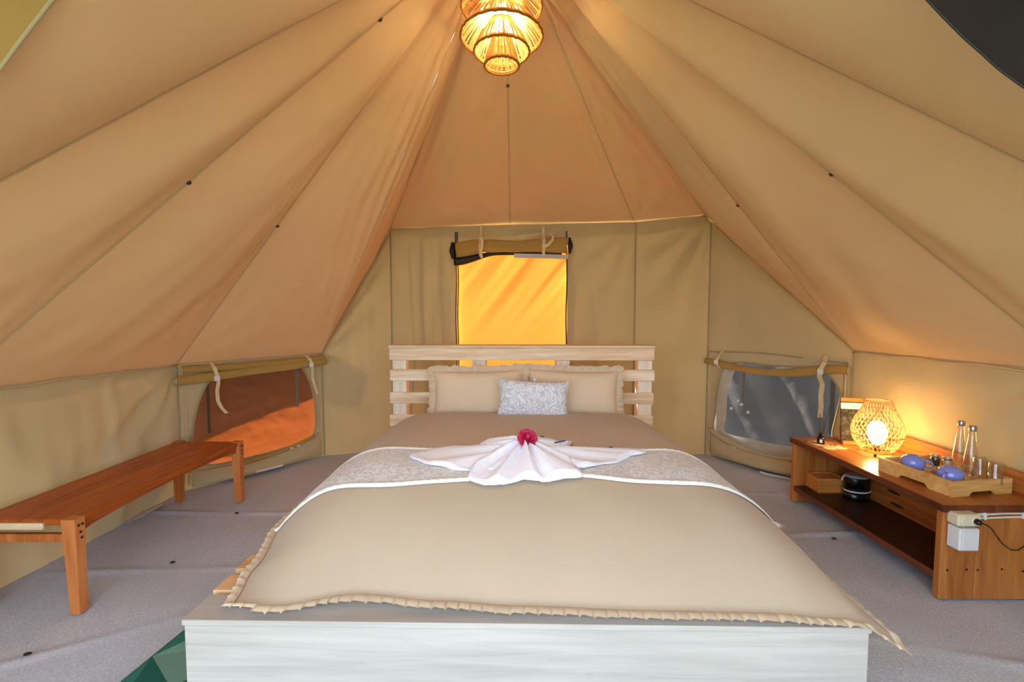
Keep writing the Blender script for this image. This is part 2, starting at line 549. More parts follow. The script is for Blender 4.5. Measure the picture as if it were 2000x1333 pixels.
ceiling = struct('ceiling', 'peaked tan canvas roof of the tent with radial seams', APEX)
def roof_point(a, b, u, v):
    A_, B_ = E_[a], E_[b]
    p = APEX * (1 - v) + (A_ * (1 - u) + B_ * u) * v
    n = (A_ - APEX).cross(B_ - APEX)
    if n.length < 1e-6: return p
    n.normalize()
    if n.z > 0: n = -n
    edge = math.sin(PI * u)
    w = (A_ - B_).length
    d = sag.get((a, b), 0.05) * edge * max(0, 4 * v * (1 - v)) ** 0.8
    amp = wrk.get((a, b), 0.006) * 1.5
    k = order.index(a)
    fr = nz(u * w * v * 3.2 + k * 7.1, v * 1.6, 1.3) * 1.0 + 0.5 * nz(u * w * v * 8.0 + k * 3.1, v * 2.6, 4.4)
    d += amp * fr * edge ** 0.5 * (1 - v * 0.35) * max(0, min(1, (1 - v) * 9))
    # gathers close to the peak
    d += 0.006 * math.sin(u * w * 9 + k) * edge * max(0, 0.5 - v) * 2
    # pull folds that run up from the two lower corners of a panel
    for u0, sg in ((0.0, 1), (1.0, -1)):
        du = (u - u0) * sg; dv = 1.0 - v
        ang = math.atan2(dv * 1.6, max(du, 1e-4) * w)
        rr = math.hypot(dv * 1.6, du * w)
        d += amp * 0.55 * math.sin(ang * 11 + k) * math.exp(-rr * 2.2) * edge * max(0, min(1, dv * 12))
    ef = EDGEF.get((a, b))
    if ef:
        for am, du in ((ef[0], u), (ef[1], 1 - u)):
            dist = du * w * v
            d += am * math.cos(2 * PI * dist / (.085 + .03 * nz(v * 3, k, 1)) + 2.5 * nz(v * 2.2, k * 3, 6)) * math.exp(-dist / .16) * min(1, dist / .02) * max(0, math.sin(PI * min(1, v))) ** .6 * (0.6 + 0.8 * nz(v * 4, k, 9))
    return p + n * d
EDGEF = {('A', 'B'): (.010, .020), ('B', 'C'): (.008, .016), ('C', 'M1'): (.018, .0), ('M1', 'M2'): (.0, .008), ('M2', 'CR'): (.012, .018), ('CR', 'AR'): (.016, .008), ('L2', 'A'): (.0, .008), ('AR', 'R2'): (.006, .0)}
for i in range(len(order)):
    a = order[i]; b = order[(i + 1) % len(order)]
    big = a in ('L1', 'L2', 'A', 'B', 'C', 'M1', 'M2', 'CR', 'AR', 'R2')
    nu, nv = (36, 72) if big else (14, 24)
    g = MB().grid([[roof_point(a, b, u / nu, 0.015 + 1.0 * v / nv) for v in range(nv + 1)] for u in range(nu + 1)])
    g.build('roof_panel', 'roof', ceiling, off=APEX)
CENT = Vector((0.0, 2.15, 1.2))
def seam_line(k, v): 
    p = APEX * (1 - v) + E_[k] * v
    return p
for k in ('L1', 'L2', 'A', 'C', 'M1', 'M2', 'CR', 'AR', 'R2', 'R1', 'B'):
    i = order.index(k)
    nA = (E_[order[i - 1]] - APEX).cross(E_[k] - APEX).normalized()
    nB = (E_[k] - APEX).cross(E_[order[(i + 1) % len(order)]] - APEX).normalized()
    n = (nA + nB).normalized()
    if n.z > 0: n = -n
    d = (E_[k] - APEX).normalized()
    w = d.cross(n).normalized()
    pts = [seam_line(k, 0.03 + 0.965 * t / 40) + n * 0.004 for t in range(41)]
    MB().ribbon(pts, w * 0.005, 0.002).build('seam', 'seam', ceiling, off=APEX)
    for (kk, v) in (('L2', 0.225), ('L2', 0.565), ('A', 0.575), ('C', 0.375), ('M1', 0.365), ('AR', 0.545), ('CR', 0.30), ('R2', 0.205), ('R2', 0.565)):
        if kk == k:
            c = seam_line(k, v) + n * 0.006
            R = n.to_track_quat('Z', 'Y').to_matrix()
            MB().lathe([(0.0115, 0), (0.0115, 0.003), (0.007, 0.006), (0.004, 0.0055), (0.004, 0.003)], c, 14, R).build('button', 'button', ceiling, off=APEX)
# the eave hem that overhangs the wall outside, and the rope line inside
def hem(a, b, name='eave_hem'):
    A_, B_ = E_[a], E_[b]
    out = Vector((A_.x + B_.x, A_.y + B_.y - 4.3, 0)).normalized()
    ins = -out
    pts = [A_.lerp(B_, t / 12) + ins * 0.012 + Vector((0, 0, -0.012 + 0.006 * math.sin(t * 1.7))) for t in range(13)]
    MB().tube(pts, 0.007, 8).build(name, 'seam', ceiling, off=APEX)
for a, b in (('L1', 'L2'), ('L2', 'A'), ('A', 'B'), ('B', 'C'), ('C', 'M1'), ('M1', 'M2'), ('M2', 'CR'), ('CR', 'AR'), ('AR', 'R2'), ('R2', 'R1')):
    hem(a, b)
# overhanging valance outside the left rear window (unseen, added and shaped to shade its upper part)
nrmW = Vector((-0.766, 0.643, 0))
def shade_valance(a, b, o0, o1, drop, bow):
    A_, B_ = E_[a], E_[b]
    out = Vector(((B_ - A_).y, -(B_ - A_).x, 0)).normalized()
    if out.dot(Vector(((A_.x + B_.x) / 2, (A_.y + B_.y) / 2 - 2.15, 0))) < 0: out = -out
    rows = []
    for i in range(25):
        t = -0.35 + 1.7 * i / 24
        o = lerp(o0, o1, t) + bow * math.sin(PI * max(0, min(1, t)))
        o = max(0.06, o)
        p = A_ + (B_ - A_) * t
        rows.append([p + Vector((0, 0, 0.0)) + out * (-0.01), p + out * o * 0.5 + Vector((0, 0, -drop * 0.4)), p + out * o + Vector((0, 0, -drop))])
    MB().grid(rows).build('eave_shade', 'roof', ceiling, off=APEX)
shade_valance('A', 'B', 0.70, 0.40, 0.05, -0.03)

# ---------------------------------------------------------------- walls
def wall_mesh(p0, p1, zt0, zt1, amp, fv=5.0, seed=0.0, nu=48, nv=40, diag=0.0, belly=0.0, zb=-0.05):
    """one cloth wall panel from ground to eave, with soft hanging folds; returns MB"""
    P0, P1 = Vector((p0[0], p0[1], 0)), Vector((p1[0], p1[1], 0))
    L_ = (P1 - P0).length
    n = Vector((-(P1 - P0).y, (P1 - P0).x, 0)).normalized()
    if n.dot(Vector((0, 2.15, 0)) - P0) < 0: n = -n
    rows = []
    for i in range(nu + 1):
        s = i / nu
        zt = lerp(zt0, zt1, s)
        col = []
        for j in range(nv + 1):
            t = j / nv
            z = lerp(zb, zt, t)
            ed = math.sin(PI * s) ** 0.6 if 0 < s < 1 else 0
            d = amp * ed * (nz(s * L_ * fv + seed, z * 0.8 + seed, 2.0) + 0.5 * nz(s * L_ * fv * 2.3 + seed * 2, z * 1.5, 5.0)) * math.sin(PI * min(1, t * 1.02)) ** 0.5 if 0 < t < 1 else 0
            if ed and 0 < t < 1:
                cr_ = 1 - abs(nz(s * L_ * fv * .8 + z * .35 + seed * 3, z * .5, 7.7))
                d += amp * .55 * cr_ ** 7 * ed * min(1, (1 - t) * 8) * min(1, t * 6)
            if diag:
                ang = math.atan2(zt - z + 1e-4, (1 - s) * L_ + 1e-4) if diag > 0 else math.atan2(zt - z + 1e-4, s * L_ + 1e-4)
                rr = math.hypot(zt - z, ((1 - s) if diag > 0 else s) * L_)
                d += abs(diag) * math.sin(ang * 13 + seed) * math.exp(-rr * 0.9) * ed * min(1, rr * 6) * min(1, (1 - t) * 8) * min(1, t * 6)
            d += belly * math.sin(PI * s) * (1 - t) ** 1.3 * t * 4
            col.append(P0.lerp(P1, s) + Vector((0, 0, z)) + n * d)
        rows.append(col)
    return MB().grid(rows)
def vseam(p, z0, z1, parent, off, inward, mat='wallseam', w=0.007):
    a = Vector((p[0], p[1], 0)); iw = Vector((inward[0], inward[1], 0)).normalized()
    wv = Vector((-iw.y, iw.x, 0)) * w
    MB().ribbon([a + iw * 0.006 + Vector((0, 0, lerp(z0, z1, t / 10))) for t in range(11)], wv, 0.002).build('seam', mat, parent, off=off)

wl = struct('wall_left', 'khaki canvas side wall behind the wooden bench', (-2.53, 2.2, 0))
wall_mesh((-2.53, 1.10), (-2.53, 2.0), 1.0, 1.0, .012, seed=1).build('wall_panel', 'wall', wl, off=wl.location)
wall_mesh((-2.53, 2.0), (-2.52, 3.40), 1.0, .97, .050, 3.0, seed=2, diag=0.03).build('wall_panel', 'wall', wl, off=wl.location)
wall_mesh((-1.85, 0.05), (-2.53, 1.10), 1.0, 1.0, .012, seed=3, nu=20, nv=16).build('wall_panel', 'wall', wl, off=wl.location)
vseam((-2.53, 2.0), 0, 1.0, wl, wl.location, (1, 0))
wr_ = struct('wall_right', 'khaki canvas side wall behind the low cabinet', (2.58, 2.3, 0))
wall_mesh((2.58, 3.42), (2.58, 2.05), 1.07, 1.08, .040, 2.4, seed=5, diag=0.02).build('wall_panel', 'wall', wr_, off=wr_.location)
wall_mesh((2.58, 2.05), (2.58, 1.10), 1.08, 1.08, .012, seed=6).build('wall_panel', 'wall', wr_, off=wr_.location)
wall_mesh((1.95, 0.05), (2.58, 1.10), 1.05, 1.08, .012, seed=7, nu=20, nv=16).build('wall_panel', 'wall', wr_, off=wr_.location)
vseam((2.58, 2.05), 0, 1.08, wr_, wr_.location, (-1, 0))

# back wall, left corner piece B-C, and the panels each side of the doorway
DL, DR = -0.545, 0.530            # doorway
yb = lambda x: 4.47 + (x + 1.18) / (1.81 + 1.18) * (4.33 - 4.47)
zt = lambda x: lerp(2.17, 2.20, (x + 1.18) / 1.16) if x < -0.02 else (lerp(2.20, 2.21, (x + .02) / 1.19) if x < 1.17 else lerp(2.21, 2.27, (x - 1.17) / .64))
wb_ = struct('wall_back', 'khaki canvas rear wall around the zipped doorway', (0.3, 4.42, 0))
ob = wb_.location
wall_mesh((-1.79, 4.27), (-1.18, 4.47), .98, 2.17, .055, 4.5, seed=8, diag=-0.03).build('wall_panel', 'wall', wb_, off=ob)
wall_mesh((-1.18, 4.47), (DL, yb(DL)), 2.17, zt(DL), .075, 6.0, seed=9).build('wall_panel', 'wall', wb_, off=ob)
wall_mesh((DR, yb(DR)), (1.17, yb(1.17)), zt(DR), 2.21, .055, 3.2, seed=10, diag=0.03).build('wall_panel', 'wall', wb_, off=ob)
wall_mesh((1.17, yb(1.17)), (1.86, 4.315), 2.21, 2.27, .050, 2.4, seed=12, diag=0.045).build('wall_panel', 'wall', wb_, off=ob)
# gathered canvas head above the doorway
wall_mesh((DL, yb(DL) ), (DR, yb(DR)), zt(DL), zt(DR), .05, 3.0, seed=13, diag=0.04, zb=2.0, nu=40, nv=14).build('wall_panel', 'wall', wb_, off=ob)
for p, z in (((-1.18, 4.47), 2.17), ((1.17, yb(1.17)), 2.21), ((1.86, 4.315), 2.27)):
    vseam(p, 0, z, wb_, ob, (0, -1))
vseam((-1.79, 4.27), 0, .98, wb_, ob, (0.6, -0.8))

# front wall (behind the viewer): two side panels beside the open entrance
wf = struct('wall_front', 'khaki canvas front wall beside the open entrance', (0, -0.38, 0))
for a, b, za, zb_ in (((1.30, -.38), (1.95, .05), 2.35, 1.05),):
    wall_mesh(a, b, za, zb_, .01, nu=14, nv=14).build('wall_panel', 'wall', wf, off=wf.location)

# ---------------------------------------------------------------- door_1 : the rear doorway
dr = struct('door_1', 'rear tent doorway closed by a glowing orange canvas sheet', (0, 4.42, 0))
od = dr.location
rows = []
for i in range(61):
    u = i / 60; X = lerp(DL - .03, DR + .03, u)
    col = []
    for j in range(81):
        z = lerp(0.0, 2.03, j / 80)
        # slanting drapes: folds run from lower left to upper right
        q = (X * 0.78 - (z - 1.0) * 0.62)
        up = sstep((z - 0.95) / 0.9)
        d = 0.020 * up * (nz(q * 7.5, (X + z) * 0.5, 3.3) + 0.5 * nz(q * 17, (X + z) * 0.8, 8.8))
        d += 0.016 * up * math.exp(-((q + 0.42) / 0.035) ** 2) - 0.014 * up * math.exp(-((q + 0.12) / 0.03) ** 2) * sstep((X + .2) / .5)
        col.append((X, yb(X) + 0.05 + d, z))
    rows.append(col)
MB().grid(rows).build('door_sheet', 'doorsheet', dr, off=od)
for x, dx in ((DL + .022, 0), (DL + .005, 0), (DR - .008, 0)):
    MB().ribbon([(x + 0.004 * math.sin(k * .9), yb(x) - 0.012, lerp(0.02, 2.13, k / 20)) for k in range(21)], (0.006, 0, 0), 0.004).build('zip', 'black', dr, off=od)
# rolled canvas door held by straps, dark netting roll below it
pts = []; rad = []
for k in range(33):
    t = k / 32; x = lerp(DL + .02, DR - .02, t)
    pts.append((x, yb(x) - 0.075, 1.985 - 0.035 * math.exp(-(t / .16) ** 2) + 0.004 * math.sin(t * 9)))
    rad.append(0.063 + 0.010 * math.sin(t * 7 + 1) - 0.016 * math.exp(-((t - .235) / .03) ** 2) - 0.010 * math.exp(-((t - .79) / .03) ** 2))
MB().tube(pts, rad, 20).build('rolled_door', 'roll', dr, off=od)
pts = []; rad = []
for k in range(33):
    t = k / 32; x = lerp(DL - .005, DR - .06, t)
    pts.append((x, yb(x) - 0.06, 1.845 + 0.070 * sstep(t / .4)))
    rad.append(lerp(0.042, 0.014, sstep(t / .45)))
MB().tube(pts, rad, 14).build('netting_roll', 'black', dr, off=od)
MB().tube([(DL - .015, 4.36, 2.02), (DL - .02, 4.355, 1.94), (DL - .01, 4.36, 1.87)], [.016, .03, .018], 10).build('netting_bunch', 'black', dr, off=od)
MB().tube([(DR + .01, 4.32, 2.06), (DR + .02, 4.315, 1.98), (DR + .012, 4.32, 1.91)], [.010, .024, .008], 10).build('netting_bunch', 'black', dr, off=od)
MB().ribbon([(lerp(.02, DR, t / 8), 4.325, 1.893 - 0.012 * (t / 8)) for t in range(9)], (0, 0, .020), .004).build('grey_strip', 'vinyl', dr, off=od)
for x, bx_ in ((-.295, .01), (.295, .03)):
    y0 = yb(x)
    st = MB().ribbon([(x, y0 - .02, 2.19), (x, y0 - .06, 2.10), (x, y0 - .12, 2.04), (x, y0 - .142, 1.98), (x, y0 - .13, 1.92), (x, y0 - .10, 1.885)], (.014, 0, 0), .004).build('strap', 'strap', dr, off=od)
    MB().box((x, y0 - .150, 1.975), (.036, .012, .040), bev=.004).box((x, y0 - .156, 1.975), (.016, .006, .010)).build('buckle', 'strap', st, off=od)
MB().ribbon([(.30, 4.235, 1.96), (.34, 4.225, 1.985), (.375, 4.222, 2.03), (.372, 4.225, 2.065), (.355, 4.235, 2.075)], (.008, 0, -.008), .004).build('strap', 'strap', dr, off=od)
MB().ribbon([(-.29, 4.23, 2.05), (-.272, 4.225, 2.02), (-.276, 4.225, 1.96), (-.286, 4.23, 1.91), (-.280, 4.24, 1.86)], (.012, 0, 0), .004).build('strap', 'strap', dr, off=od)

# ---------------------------------------------------------------- window walls
def window_wall(p0, p1, zt0, zt1, loop, parent, amp, seed, zb=-0.05):
    """cloth wall with a shaped opening; loop is a closed list of (s, z)"""
    P0, P1 = Vector((p0[0], p0[1], 0)), Vector((p1[0], p1[1], 0))
    L_ = (P1 - P0).length; dirv = (P1 - P0) / L_
    n = Vector((-dirv.y, dirv.x, 0))
    if n.dot(Vector((0, 2.15, 0)) - P0) < 0: n = -n
    cs = sum(q[0] for q in loop) / len(loop); cz = sum(q[1] for q in loop) / len(loop)
    def outer(a):
        ca, sa = math.cos(a), math.sin(a)
        best = 1e9
        if ca > 1e-6: best = min(best, (L_ - cs) / ca)
        if ca < -1e-6: best = min(best, -cs / ca)
        if sa < -1e-6: best = min(best, (zb - cz) / sa)
        # sloped top edge z = zt0 + (zt1-zt0)*s/L
        k = (zt1 - zt0) / L_
        den = sa - k * ca
        if den > 1e-6: best = min(best, (zt0 + k * cs - cz) / den)
        return cs + ca * best, cz + sa * best
    angs = [math.atan2(q[1] - cz, q[0] - cs) for q in loop]
    corners = [math.atan2(z - cz, s - cs) for s, z in ((0, zb), (L_, zb), (0, zt0), (L_, zt1))]
    aa = sorted(set([round(a, 5) for a in angs + corners]))
    # opening as function of angle (interpolated)
    srt = sorted(zip(angs, loop))
    def inner(a):
        for i in range(len(srt)):
            a0, q0 = srt[i]; a1, q1 = srt[(i + 1) % len(srt)]
            if i == len(srt) - 1: a1 += 2 * PI
            for aa_ in (a, a + 2 * PI):
                if a0 - 1e-9 <= aa_ <= a1 + 1e-9:
                    t = (aa_ - a0) / max(1e-9, a1 - a0)
                    return lerp(q0[0], q1[0], t), lerp(q0[1], q1[1], t)
        return srt[0][1]
    rows = []
    for a in aa:
        i0 = inner(a); o0 = outer(a)
        row = []
        for k in range(13):
            t = k / 12
            s = lerp(i0[0], o0[0], t); z = lerp(i0[1], o0[1], t)
            d = amp * nz(s * 4 + seed, z * 2.0, seed) * math.sin(PI * t) 
            row.append(P0 + dirv * s + Vector((0, 0, z)) + n * d)
        rows.append(row)
    MB().grid(rows, wrapu=True).build('wall_panel', 'wall', parent, off=parent.location)
    W = lambda s, z, o=0.0: P0 + dirv * s + Vector((0, 0, z)) + n * o
    return W, dirv, n, L_

def smooth_loop(pts, n=72):
    """closed Catmull-Rom through pts"""
    out = []; m = len(pts)
    per = n // m
    for i in range(m):
        p0, p1, p2, p3 = [pts[(i + k - 1) % m] for k in range(4)]
        for j in range(per):
            t = j / per
            out.append(tuple(0.5 * (2 * p1[c] + (p2[c] - p0[c]) * t + (2 * p0[c] - 5 * p1[c] + 4 * p2[c] - p3[c]) * t * t + (3 * p1[c] - p0[c] - 3 * p2[c] + p3[c]) * t ** 3) for c in (0, 1)))
    return out
def disc(W, loop, o, rings=10, amp=0.0, seed=0.0, fold=None):
    cs = sum(q[0] for q in loop) / len(loop); cz = sum(q[1] for q in loop) / len(loop)
    rows = []
    for q in loop:
        row = []
        for k in range(rings + 1):
            t = k / rings
            s, z = lerp(cs, q[0], max(t, .002)), lerp(cz, q[1], max(t, .002))
            d = amp * (nz(s * 5 + seed, z * 5, seed) + .6 * nz(s * 11, z * 9 + seed, 3)) * (1 - t ** 4)
            if fold: d += fold(s, z) * (1 - t ** 6)
            row.append(W(s, z, o + d))
        rows.append(row)
    return MB().grid(rows, wrapu=True)
def loop_trim(W, loop, w, o, name, mat, parent):
    m = len(loop)
    cs = sum(q[0] for q in loop) / m; cz = sum(q[1] for q in loop) / m
    rows = []
    for i in range(m):
        q = loop[i]; a = loop[i - 1]; b = loop[(i + 1) % m]
        tx, tz = b[0] - a[0], b[1] - a[1]; l = math.hypot(tx, tz) or 1
        nx, nzz = tz / l, -tx / l
        if nx * (q[0] - cs) + nzz * (q[1] - cz) < 0: nx, nzz = -nx, -nzz
        rows.append([W(q[0] - nx * w * .3, q[1] - nzz * w * .3, o), W(q[0] + nx * w * .2, q[1] + nzz * w * .2, o + .006), W(q[0] + nx * w * .7, q[1] + nzz * w * .7, o)])
    MB().grid(rows, wrapu=True).build(name, mat, parent, off=parent.location)

# left rear window
wlb = struct('wall_back_left', 'khaki canvas corner wall holding the left window', (-2.15, 3.83, 0))
loop = smooth_loop([(.085, .30), (.088, .45), (.13, .65), (.22, .83), (.36, .90), (.62, .90), (.86, .89), (.965, .82), (1.03, .64), (1.055, .45), (1.03, .225), (.80, .16), (.45, .14), (.17, .16)], 84)
W1, dv1, n1_, L1_ = window_wall((-2.52, 3.40), (-1.79, 4.27), .97, .98, loop, wlb, .03, 21)
vseam((-2.52, 3.40), 0, .97, wlb, wlb.location, (1, -.4))
win1 = struct('window_1', 'left netting window with orange sunlit flap behind it', (-2.15, 3.83, 0))
o1 = win1.location
disc(W1, loop, -0.004).build('netting', 'net', win1, off=o1)
big = [(lerp(.57, q[0], 1.12), lerp(.52, q[1], 1.15)) for q in loop]
def crumple(s, z): return 0.030 * abs(nz(s * 3.1 + z * 2, z * 6.5 - s * 1.5, 1)) + 0.014 * abs(nz(s * 8 + z * 5, z * 13 - s * 4, 7))
disc(W1, big, -0.045, 26, 0.014, 3.0, crumple).build('outer_flap', 'flap', win1, off=o1)
loop_trim(W1, loop, .018, .002, 'binding', 'wallseam', win1)
for s in (.045, 1.105):
    MB().ribbon([W1(s, lerp(.03, .86, k / 10), .010) for k in range(11)], dv1 * .006, .004).build('piping', 'piping', win1, off=o1)
def roll(W, s0, s1, zf, rad, parent, off_n=.05, name='rolled_flap', rf=None):
    pts = []; rr = []
    for k in range(41):
        t = k / 40; s = lerp(s0, s1, t)
        pts.append(W(s, zf(t), off_n)); rr.append(rad * (1 + .08 * math.sin(t * 11 + s0)) * (rf(t) if rf else 1))
    r = MB().tube(pts, rr, 18).build(name, 'roll', parent, off=parent.location)
    # spiral end rings
    for e, sg in ((s0, -1), (s1, 1)):
        z = zf(0 if sg < 0 else 1)
        for q in (.8, .45):
            c = [W(e + sg * (.004 + (1 - q) * .012), z, off_n) + (n_ * math.cos(a) + Vector((0, 0, 1)) * math.sin(a)) * rad * q for a in [2 * PI * k / 16 for k in range(16)] for n_ in [Vector((-(W(1, 0) - W(0, 0)).y, (W(1, 0) - W(0, 0)).x, 0)).normalized()]]
            MB().tube(c, .0045, 6, closed=True).build('roll_end', 'piping', r, off=parent.location)
    return r
roll(W1, -.015, 1.135, lambda t: lerp(.845, .905, t), .034, win1, .055)
# loose fold of canvas over the roll
rows = []
for k in range(37):
    t = k / 36; s = lerp(.02, 1.13, t)
    zz = lerp(.955, .965, t) - .012 * math.sin(PI * t)
    b_ = .022 + .012 * nz(t * 5, 1, 1)
    rows.append([W1(s, zz, .012), W1(s, zz - .012, .05 + b_), W1(s, zz - .035, .06 + b_), W1(s, zz - .055 + .012 * t, .045 + b_ * .5)])
MB().grid(rows).build('canvas_fold', 'roll', win1, off=o1)
def strap(W, path, parent, w=.013, buck=None, wdir=None):
    s = MB().ribbon([W(*q) for q in path], (wdir if wdir is not None else (W(1, 0) - W(0, 0)).normalized()) * w, .004).build('strap', 'strap', parent, off=parent.location)
    if buck:
        c = W(*buck)
        R = Matrix(((W(1, 0) - W(0, 0)).normalized(), (W(0, 0, 1) - W(0, 0)).normalized(), Vector((0, 0, 1)))).transposed()
        MB().box(c, (.040, .012, .040), R, .004).box(c + R @ Vector((0, .007, 0)), (.018, .006, .012), R).build('buckle', 'white_plastic', s, off=parent.location)
    return s
strap(W1, [(.215, .965, .03), (.222, .93, .09), (.235, .87, .10), (.245, .82, .095), (.243, .74, .06), (.25, .66, .045), (.275, .60, .04), (.31, .55, .04)], win1, buck=(.232, .845, .105))
strap(W1, [(.965, .97, .03), (.975, .94, .085), (.99, .90, .098), (1.0, .85, .085), (1.02, .76, .04), (1.045, .68, .03), (1.07, .60, .03)], win1, buck=(.985, .885, .10))
MB().ribbon([W1(.90, lerp(.86, .50, k / 8), -.012) for k in range(9)], dv1 * .012, .003).build('inner_strap', 'vinyl', win1, off=o1)
MB().ribbon([W1(.20, lerp(.80, .40, k / 8), -.012) for k in range(9)], dv1 * .010, .003).build('inner_strap', 'netgrey', win1, off=o1)
# canvas pocket that sags out below the window
def pocket(W, s0, s1, zf, bulge, parent, name='sagging_pocket'):
    rows = []
    for k in range(49):
        t = k / 48; s = lerp(s0, s1, t)
        b_ = bulge * math.sin(PI * t) ** .6 + .015
        zt_ = zf(t)
        row = []
        for j in range(15):
            q = j / 14
            z = zt_ * (1 - q)
            o = b_ * math.sin(PI * min(1, q * .9 + .08)) ** .7 * (.55 + .45 * q) + .008
            o += .010 * nz(s * 6 + z * 9, z * 6, 2) * math.sin(PI * q)
            row.append(W(s, max(0.002, z), o))
        # little rolled lip on top
        row = [W(s, zt_ - .02, .004), W(s, zt_ + .004, row[0][0] * 0 + .012)] + row
        rows.append(row)
    return MB().grid(rows).build(name, 'wall', parent, off=parent.location)
pk = pocket(W1, .06, 1.10, lambda t: lerp(.13, .235, t) - .06 * math.sin(PI * t), .13, win1)
MB().ribbon([W1(lerp(.47, .68, k / 6), .055, .165) for k in range(7)], Vector((0, 0, .008)), .002).build('white_tape', 'white_plastic', pk, off=o1)
roll(W1, .42, 1.02, lambda t: lerp(.115, .215, t) - .02 * math.sin(PI * t), .016, win1, .05, 'hem_roll')
for s, z in ((.80, .155), (.86, .165)):
    MB().box(W1(s, z, .075), (.03, .012, .022), rotz(math.atan2(dv1.y, dv1.x)), .003).build('toggle', 'strap', win1, off=o1)

# right rear window
wrb = struct('wall_back_right', 'khaki canvas corner wall holding the right window', (2.2, 3.87, 0))
loopo = smooth_loop([(.10, .22), (.095, .42), (.115, .66), (.165, .83), (.30, .905), (.60, .90), (.85, .91), (.985, .87), (1.07, .74), (1.055, .58), (1.03, .42), (1.03, .25), (.70, .12), (.35, .11)], 84)
loopi = smooth_loop([(.19, .25), (.195, .42), (.205, .64), (.265, .83), (.36, .905), (.60, .90), (.85, .91), (.985, .87), (1.07, .74), (1.055, .58), (1.03, .42), (1.03, .29), (.70, .235), (.42, .235)], 84)
W2, dv2, n2_, L2_ = window_wall((1.86, 4.315), (2.58, 3.42), 2.27, 1.07, loopo, wrb, .045, 31)
vseam((2.58, 3.42), 0, 1.07, wrb, wrb.location, (-1, -.4))
win2 = struct('window_2', 'right netting window with grey flap behind it', (2.2, 3.87, 0))
o2 = win2.location
def diagf(s, z):
    q = s * .85 + z * .45
    return .045 * math.sin(q * 13 + 1) * math.exp(-((q - .75) / .4) ** 2)
disc(W2, [(lerp(.6, a, 1.1), lerp(.5, b, 1.12)) for a, b in loopo], -.05, 26, .008, 6.0, diagf).build('outer_flap', 'flapgrey', win2, off=o2)
disc(W2, loopi, -.006).build('netting', 'netgrey', win2, off=o2)
# pale clear-vinyl border between netting and canvas
rows = []
for a, b in zip(loopi, loopo):
    rows.append([W2(lerp(a[0], b[0], t), lerp(a[1], b[1], t), -.003 + .004 * math.sin(PI * t)) for t in (0, .33, .66, 1)])
MB().grid(rows, wrapu=True).build('vinyl_border', 'vinyl', win2, off=o2)
loop_trim(W2, loopo, .016, .003, 'binding', 'wallseam', win2)
for s in (.045, 1.105):
    MB().ribbon([W2(s, lerp(.03, .90, k / 10), .010) for k in range(11)], dv2 * .006, .004).build('piping', 'piping', win2, off=o2)
MB().ribbon([W2(lerp(.02, 1.12, k / 20), .985 + .02 * math.sin(k * .2), .010) for k in range(21)], (0, 0, .006), .003).build('piping', 'wallseam', win2, off=o2)
roll(W2, .015, 1.125, lambda t: lerp(.905, .925, t) - .065 * math.sin(PI * min(1, t * 1.05)) ** 1.2, .033, win2, .05, rf=lambda t: .8 + .35 * t)
strap(W2, [(.155, 1.0, .02), (.145, .96, .07), (.14, .92, .095), (.135, .88, .085), (.145, .845, .05)], win2, buck=(.135, .905, .10))
strap(W2, [(.975, 1.02, .02), (.985, .97, .085), (.965, .92, .10), (.955, .86, .09), (.965, .80, .05), (.955, .70, .04), (.96, .62, .04), (.955, .53, .04)], win2, w=.017, buck=(.965, .90, .105))
MB().ribbon([W2(.34, lerp(.86, .55, k / 8), -.010) for k in range(9)], dv2 * .011, .003).build('inner_strap', 'vinyl', win2, off=o2)
MB().ribbon([W2(1.02, lerp(.83, .40, k / 8), -.010) for k in range(9)], dv2 * .016, .003).build('inner_strap', 'netgrey', win2, off=o2)
for s, z in ((.30, .56), (.33, .53), (.39, .47), (.24, .48)):
    MB().box(W2(s, z, .0), (.024, .006, .026), rotz(math.atan2(dv2.y, dv2.x)) @ roty(.5), .002).build('toggle', 'white_plastic', win2, off=o2)
roll(W2, .07, 1.08, lambda t: .30 - .17 * math.sin(PI * min(1, t * .9 + .05)) ** .7, .017, win2, .045, 'pocket_lip', rf=lambda t: 1 + .3 * math.sin(t * 9)).data.materials[0] = M['wall']
pk2 = pocket(W2, .06, 1.12, lambda t: .29 - .17 * math.sin(PI * min(1, t * .9 + .05)) ** .7, .16, win2)
MB().ribbon([W2(lerp(.58, .84, k / 6), .022, .185 + .012 * math.sin(k)) for k in range(7)], Vector((0, 0, .007)), .002).build('white_tape', 'white_plastic', pk2, off=o2)
MB().box(W2(.30, .135, .06), (.04, .01, .03), rotz(math.atan2(dv2.y, dv2.x)), .003).build('toggle', 'strap', win2, off=o2)

# ---------------------------------------------------------------- entrance netting bundled at the upper right
d2 = struct('door_2', 'black netting curtain of the entrance hitched up at the top right', (0.8, 0.55, 0))
# sagging lower edge (hem) in space, the sheet rises from it to the entrance peak
hemp = [Vector((q[0] * 1.6, q[1] * 1.6, 1.35 + (q[2] - 1.35) * 1.6)) for q in ((0.449, 0.60, 1.822), (0.495, 0.58, 1.744), (0.536, 0.57, 1.690), (0.560, 0.565, 1.663), (0.588, 0.56, 1.634), (0.625, 0.55, 1.601), (0.70, 0.53, 1.55))]
topp = [q + Vector((0.22, -0.42, 0.12)) for q in hemp]
def cr(P, t):
    m = len(P) - 1; x = t * m; i = min(int(x), m - 1); f_ = x - i
    p0, p1, p2, p3 = P[max(i - 1, 0)], P[i], P[i + 1], P[min(i + 2, m)]
    return 0.5 * (2 * p1 + (p2 - p0) * f_ + (2 * p0 - 5 * p1 + 4 * p2 - p3) * f_ ** 2 + (3 * p1 - p0 - 3 * p2 + p3) * f_ ** 3)
rows = []
